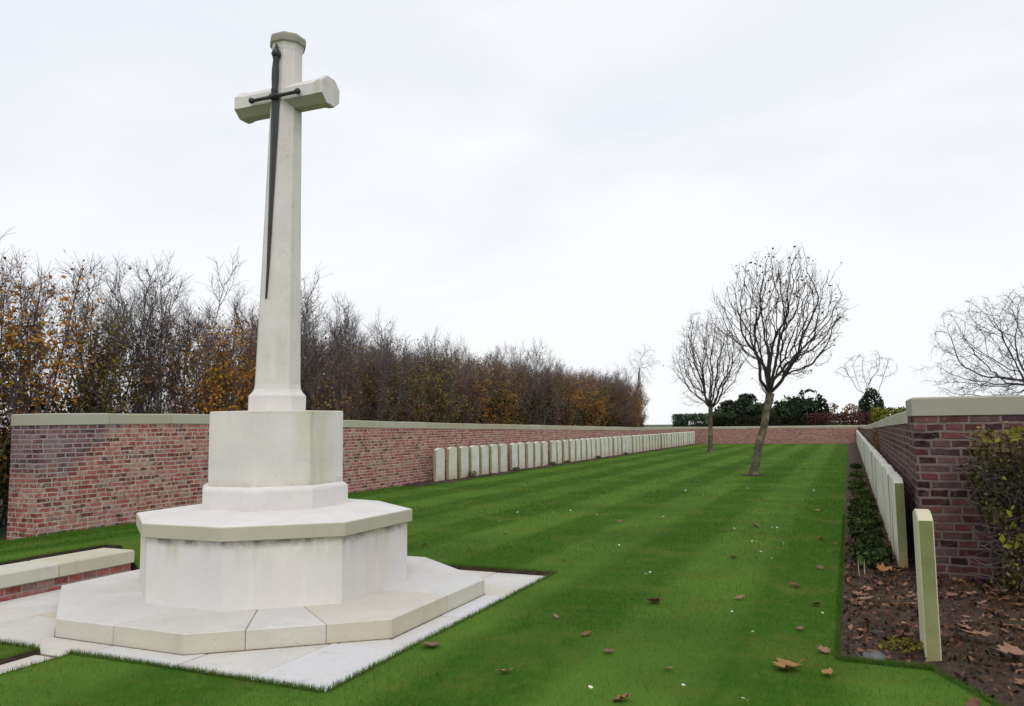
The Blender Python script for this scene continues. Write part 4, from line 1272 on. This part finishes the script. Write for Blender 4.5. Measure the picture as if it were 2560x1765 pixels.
# ------------------------------------------------------------------ sky and light
SUN_EL, SUN_AZ = R(48), R(150)      # azimuth clockwise from +y
wd = bpy.data.worlds.new('World'); SC.world = wd; wd.use_nodes = True
nt = wd.node_tree; bg = nt.nodes['Background']
sky = nt.nodes.new('ShaderNodeTexSky'); sky.sky_type = 'NISHITA'; sky.sun_disc = False
sky.sun_elevation = SUN_EL; sky.sun_rotation = SUN_AZ; sky.air_density = 1.0; sky.dust_density = 2.0
tc = nt.nodes.new('ShaderNodeTexCoord')
mp = nt.nodes.new('ShaderNodeMapping'); mp.inputs['Scale'].default_value = (1.0, 1.0, 3.2); nt.links.new(tc.outputs['Generated'], mp.inputs[0])
nz = nt.nodes.new('ShaderNodeTexNoise'); nz.inputs['Scale'].default_value = 1.7; nz.inputs['Detail'].default_value = 6; nz.inputs['Roughness'].default_value = .52; nz.inputs['Distortion'].default_value = .4
nt.links.new(mp.outputs[0], nz.inputs['Vector'])
rp = nt.nodes.new('ShaderNodeValToRGB'); rp.color_ramp.elements[0].position = .36; rp.color_ramp.elements[0].color = (.84, .88, .94, 1)
rp.color_ramp.elements[1].position = .66; rp.color_ramp.elements[1].color = (.975, .985, 1.0, 1)
sz = nt.nodes.new('ShaderNodeSeparateXYZ'); nt.links.new(tc.outputs['Generated'], sz.inputs[0])
def wmath(op, a, b):
    n = nt.nodes.new('ShaderNodeMath'); n.operation = op
    for k_, v in enumerate((a, b)):
        if isinstance(v, bpy.types.NodeSocket): nt.links.new(v, n.inputs[k_])
        else: n.inputs[k_].default_value = v
    return n.outputs[0]
# the overcast thins to a paler band near the horizon
hz = wmath('POWER', wmath('SUBTRACT', 1.0, wmath('MINIMUM', wmath('ABSOLUTE', sz.outputs[2], 0.0), 1.0)), 5.0)
nt.links.new(wmath('ADD', nz.outputs[0], wmath('MULTIPLY', hz, .16)), rp.inputs[0])
sc = nt.nodes.new('ShaderNodeVectorMath'); sc.operation = 'SCALE'; sc.inputs['Scale'].default_value = 9.45
nt.links.new(rp.outputs[0], sc.inputs[0])
mx = nt.nodes.new('ShaderNodeMix'); mx.data_type = 'RGBA'; mx.inputs[0].default_value = .93
nt.links.new(sky.outputs[0], mx.inputs[6]); nt.links.new(sc.outputs[0], mx.inputs[7])
nt.links.new(mx.outputs[2], bg.inputs['Color']); bg.inputs['Strength'].default_value = .10
ld = bpy.data.lights.new('sun', 'SUN'); ld.energy = .9; ld.angle = R(25); ld.color = (1, .96, .90)
lo = bpy.data.objects.new('sun', ld); COL.objects.link(lo)
sd = Vector((math.sin(SUN_AZ)*math.cos(SUN_EL), math.cos(SUN_AZ)*math.cos(SUN_EL), math.sin(SUN_EL)))
lo.rotation_euler = sd.to_track_quat('Z', 'Y').to_euler(); lo.location = (0, 0, 30)

# ------------------------------------------------------------------ camera
cd = bpy.data.cameras.new('camera'); cam = bpy.data.objects.new('camera', cd); COL.objects.link(cam)
yaw, pitch, roll = .4079, .0932, -.0124
fw = Vector((-math.sin(yaw)*math.cos(pitch), math.cos(yaw)*math.cos(pitch), math.sin(pitch)))
rt = Vector((math.cos(yaw), math.sin(yaw), 0)); up = rt.cross(fw)
rt2 = rt*math.cos(roll)+up*math.sin(roll); up2 = up*math.cos(roll)-rt*math.sin(roll)
mw = Matrix((rt2, up2, -fw)).transposed().to_4x4(); mw.translation = (0, 0, 1.318)
cam.matrix_world = mw
cd.sensor_width = 36; cd.lens = 36*1752.43/2315; cd.clip_start = .05; cd.clip_end = 3000
SC.camera = cam
SC.view_settings.view_transform = 'Standard'; SC.view_settings.look = 'None'
SC.view_settings.exposure = .15; SC.view_settings.gamma = 1
SC.cycles.max_bounces = 6; SC.cycles.diffuse_bounces = 4
SC.cycles.use_denoising = True
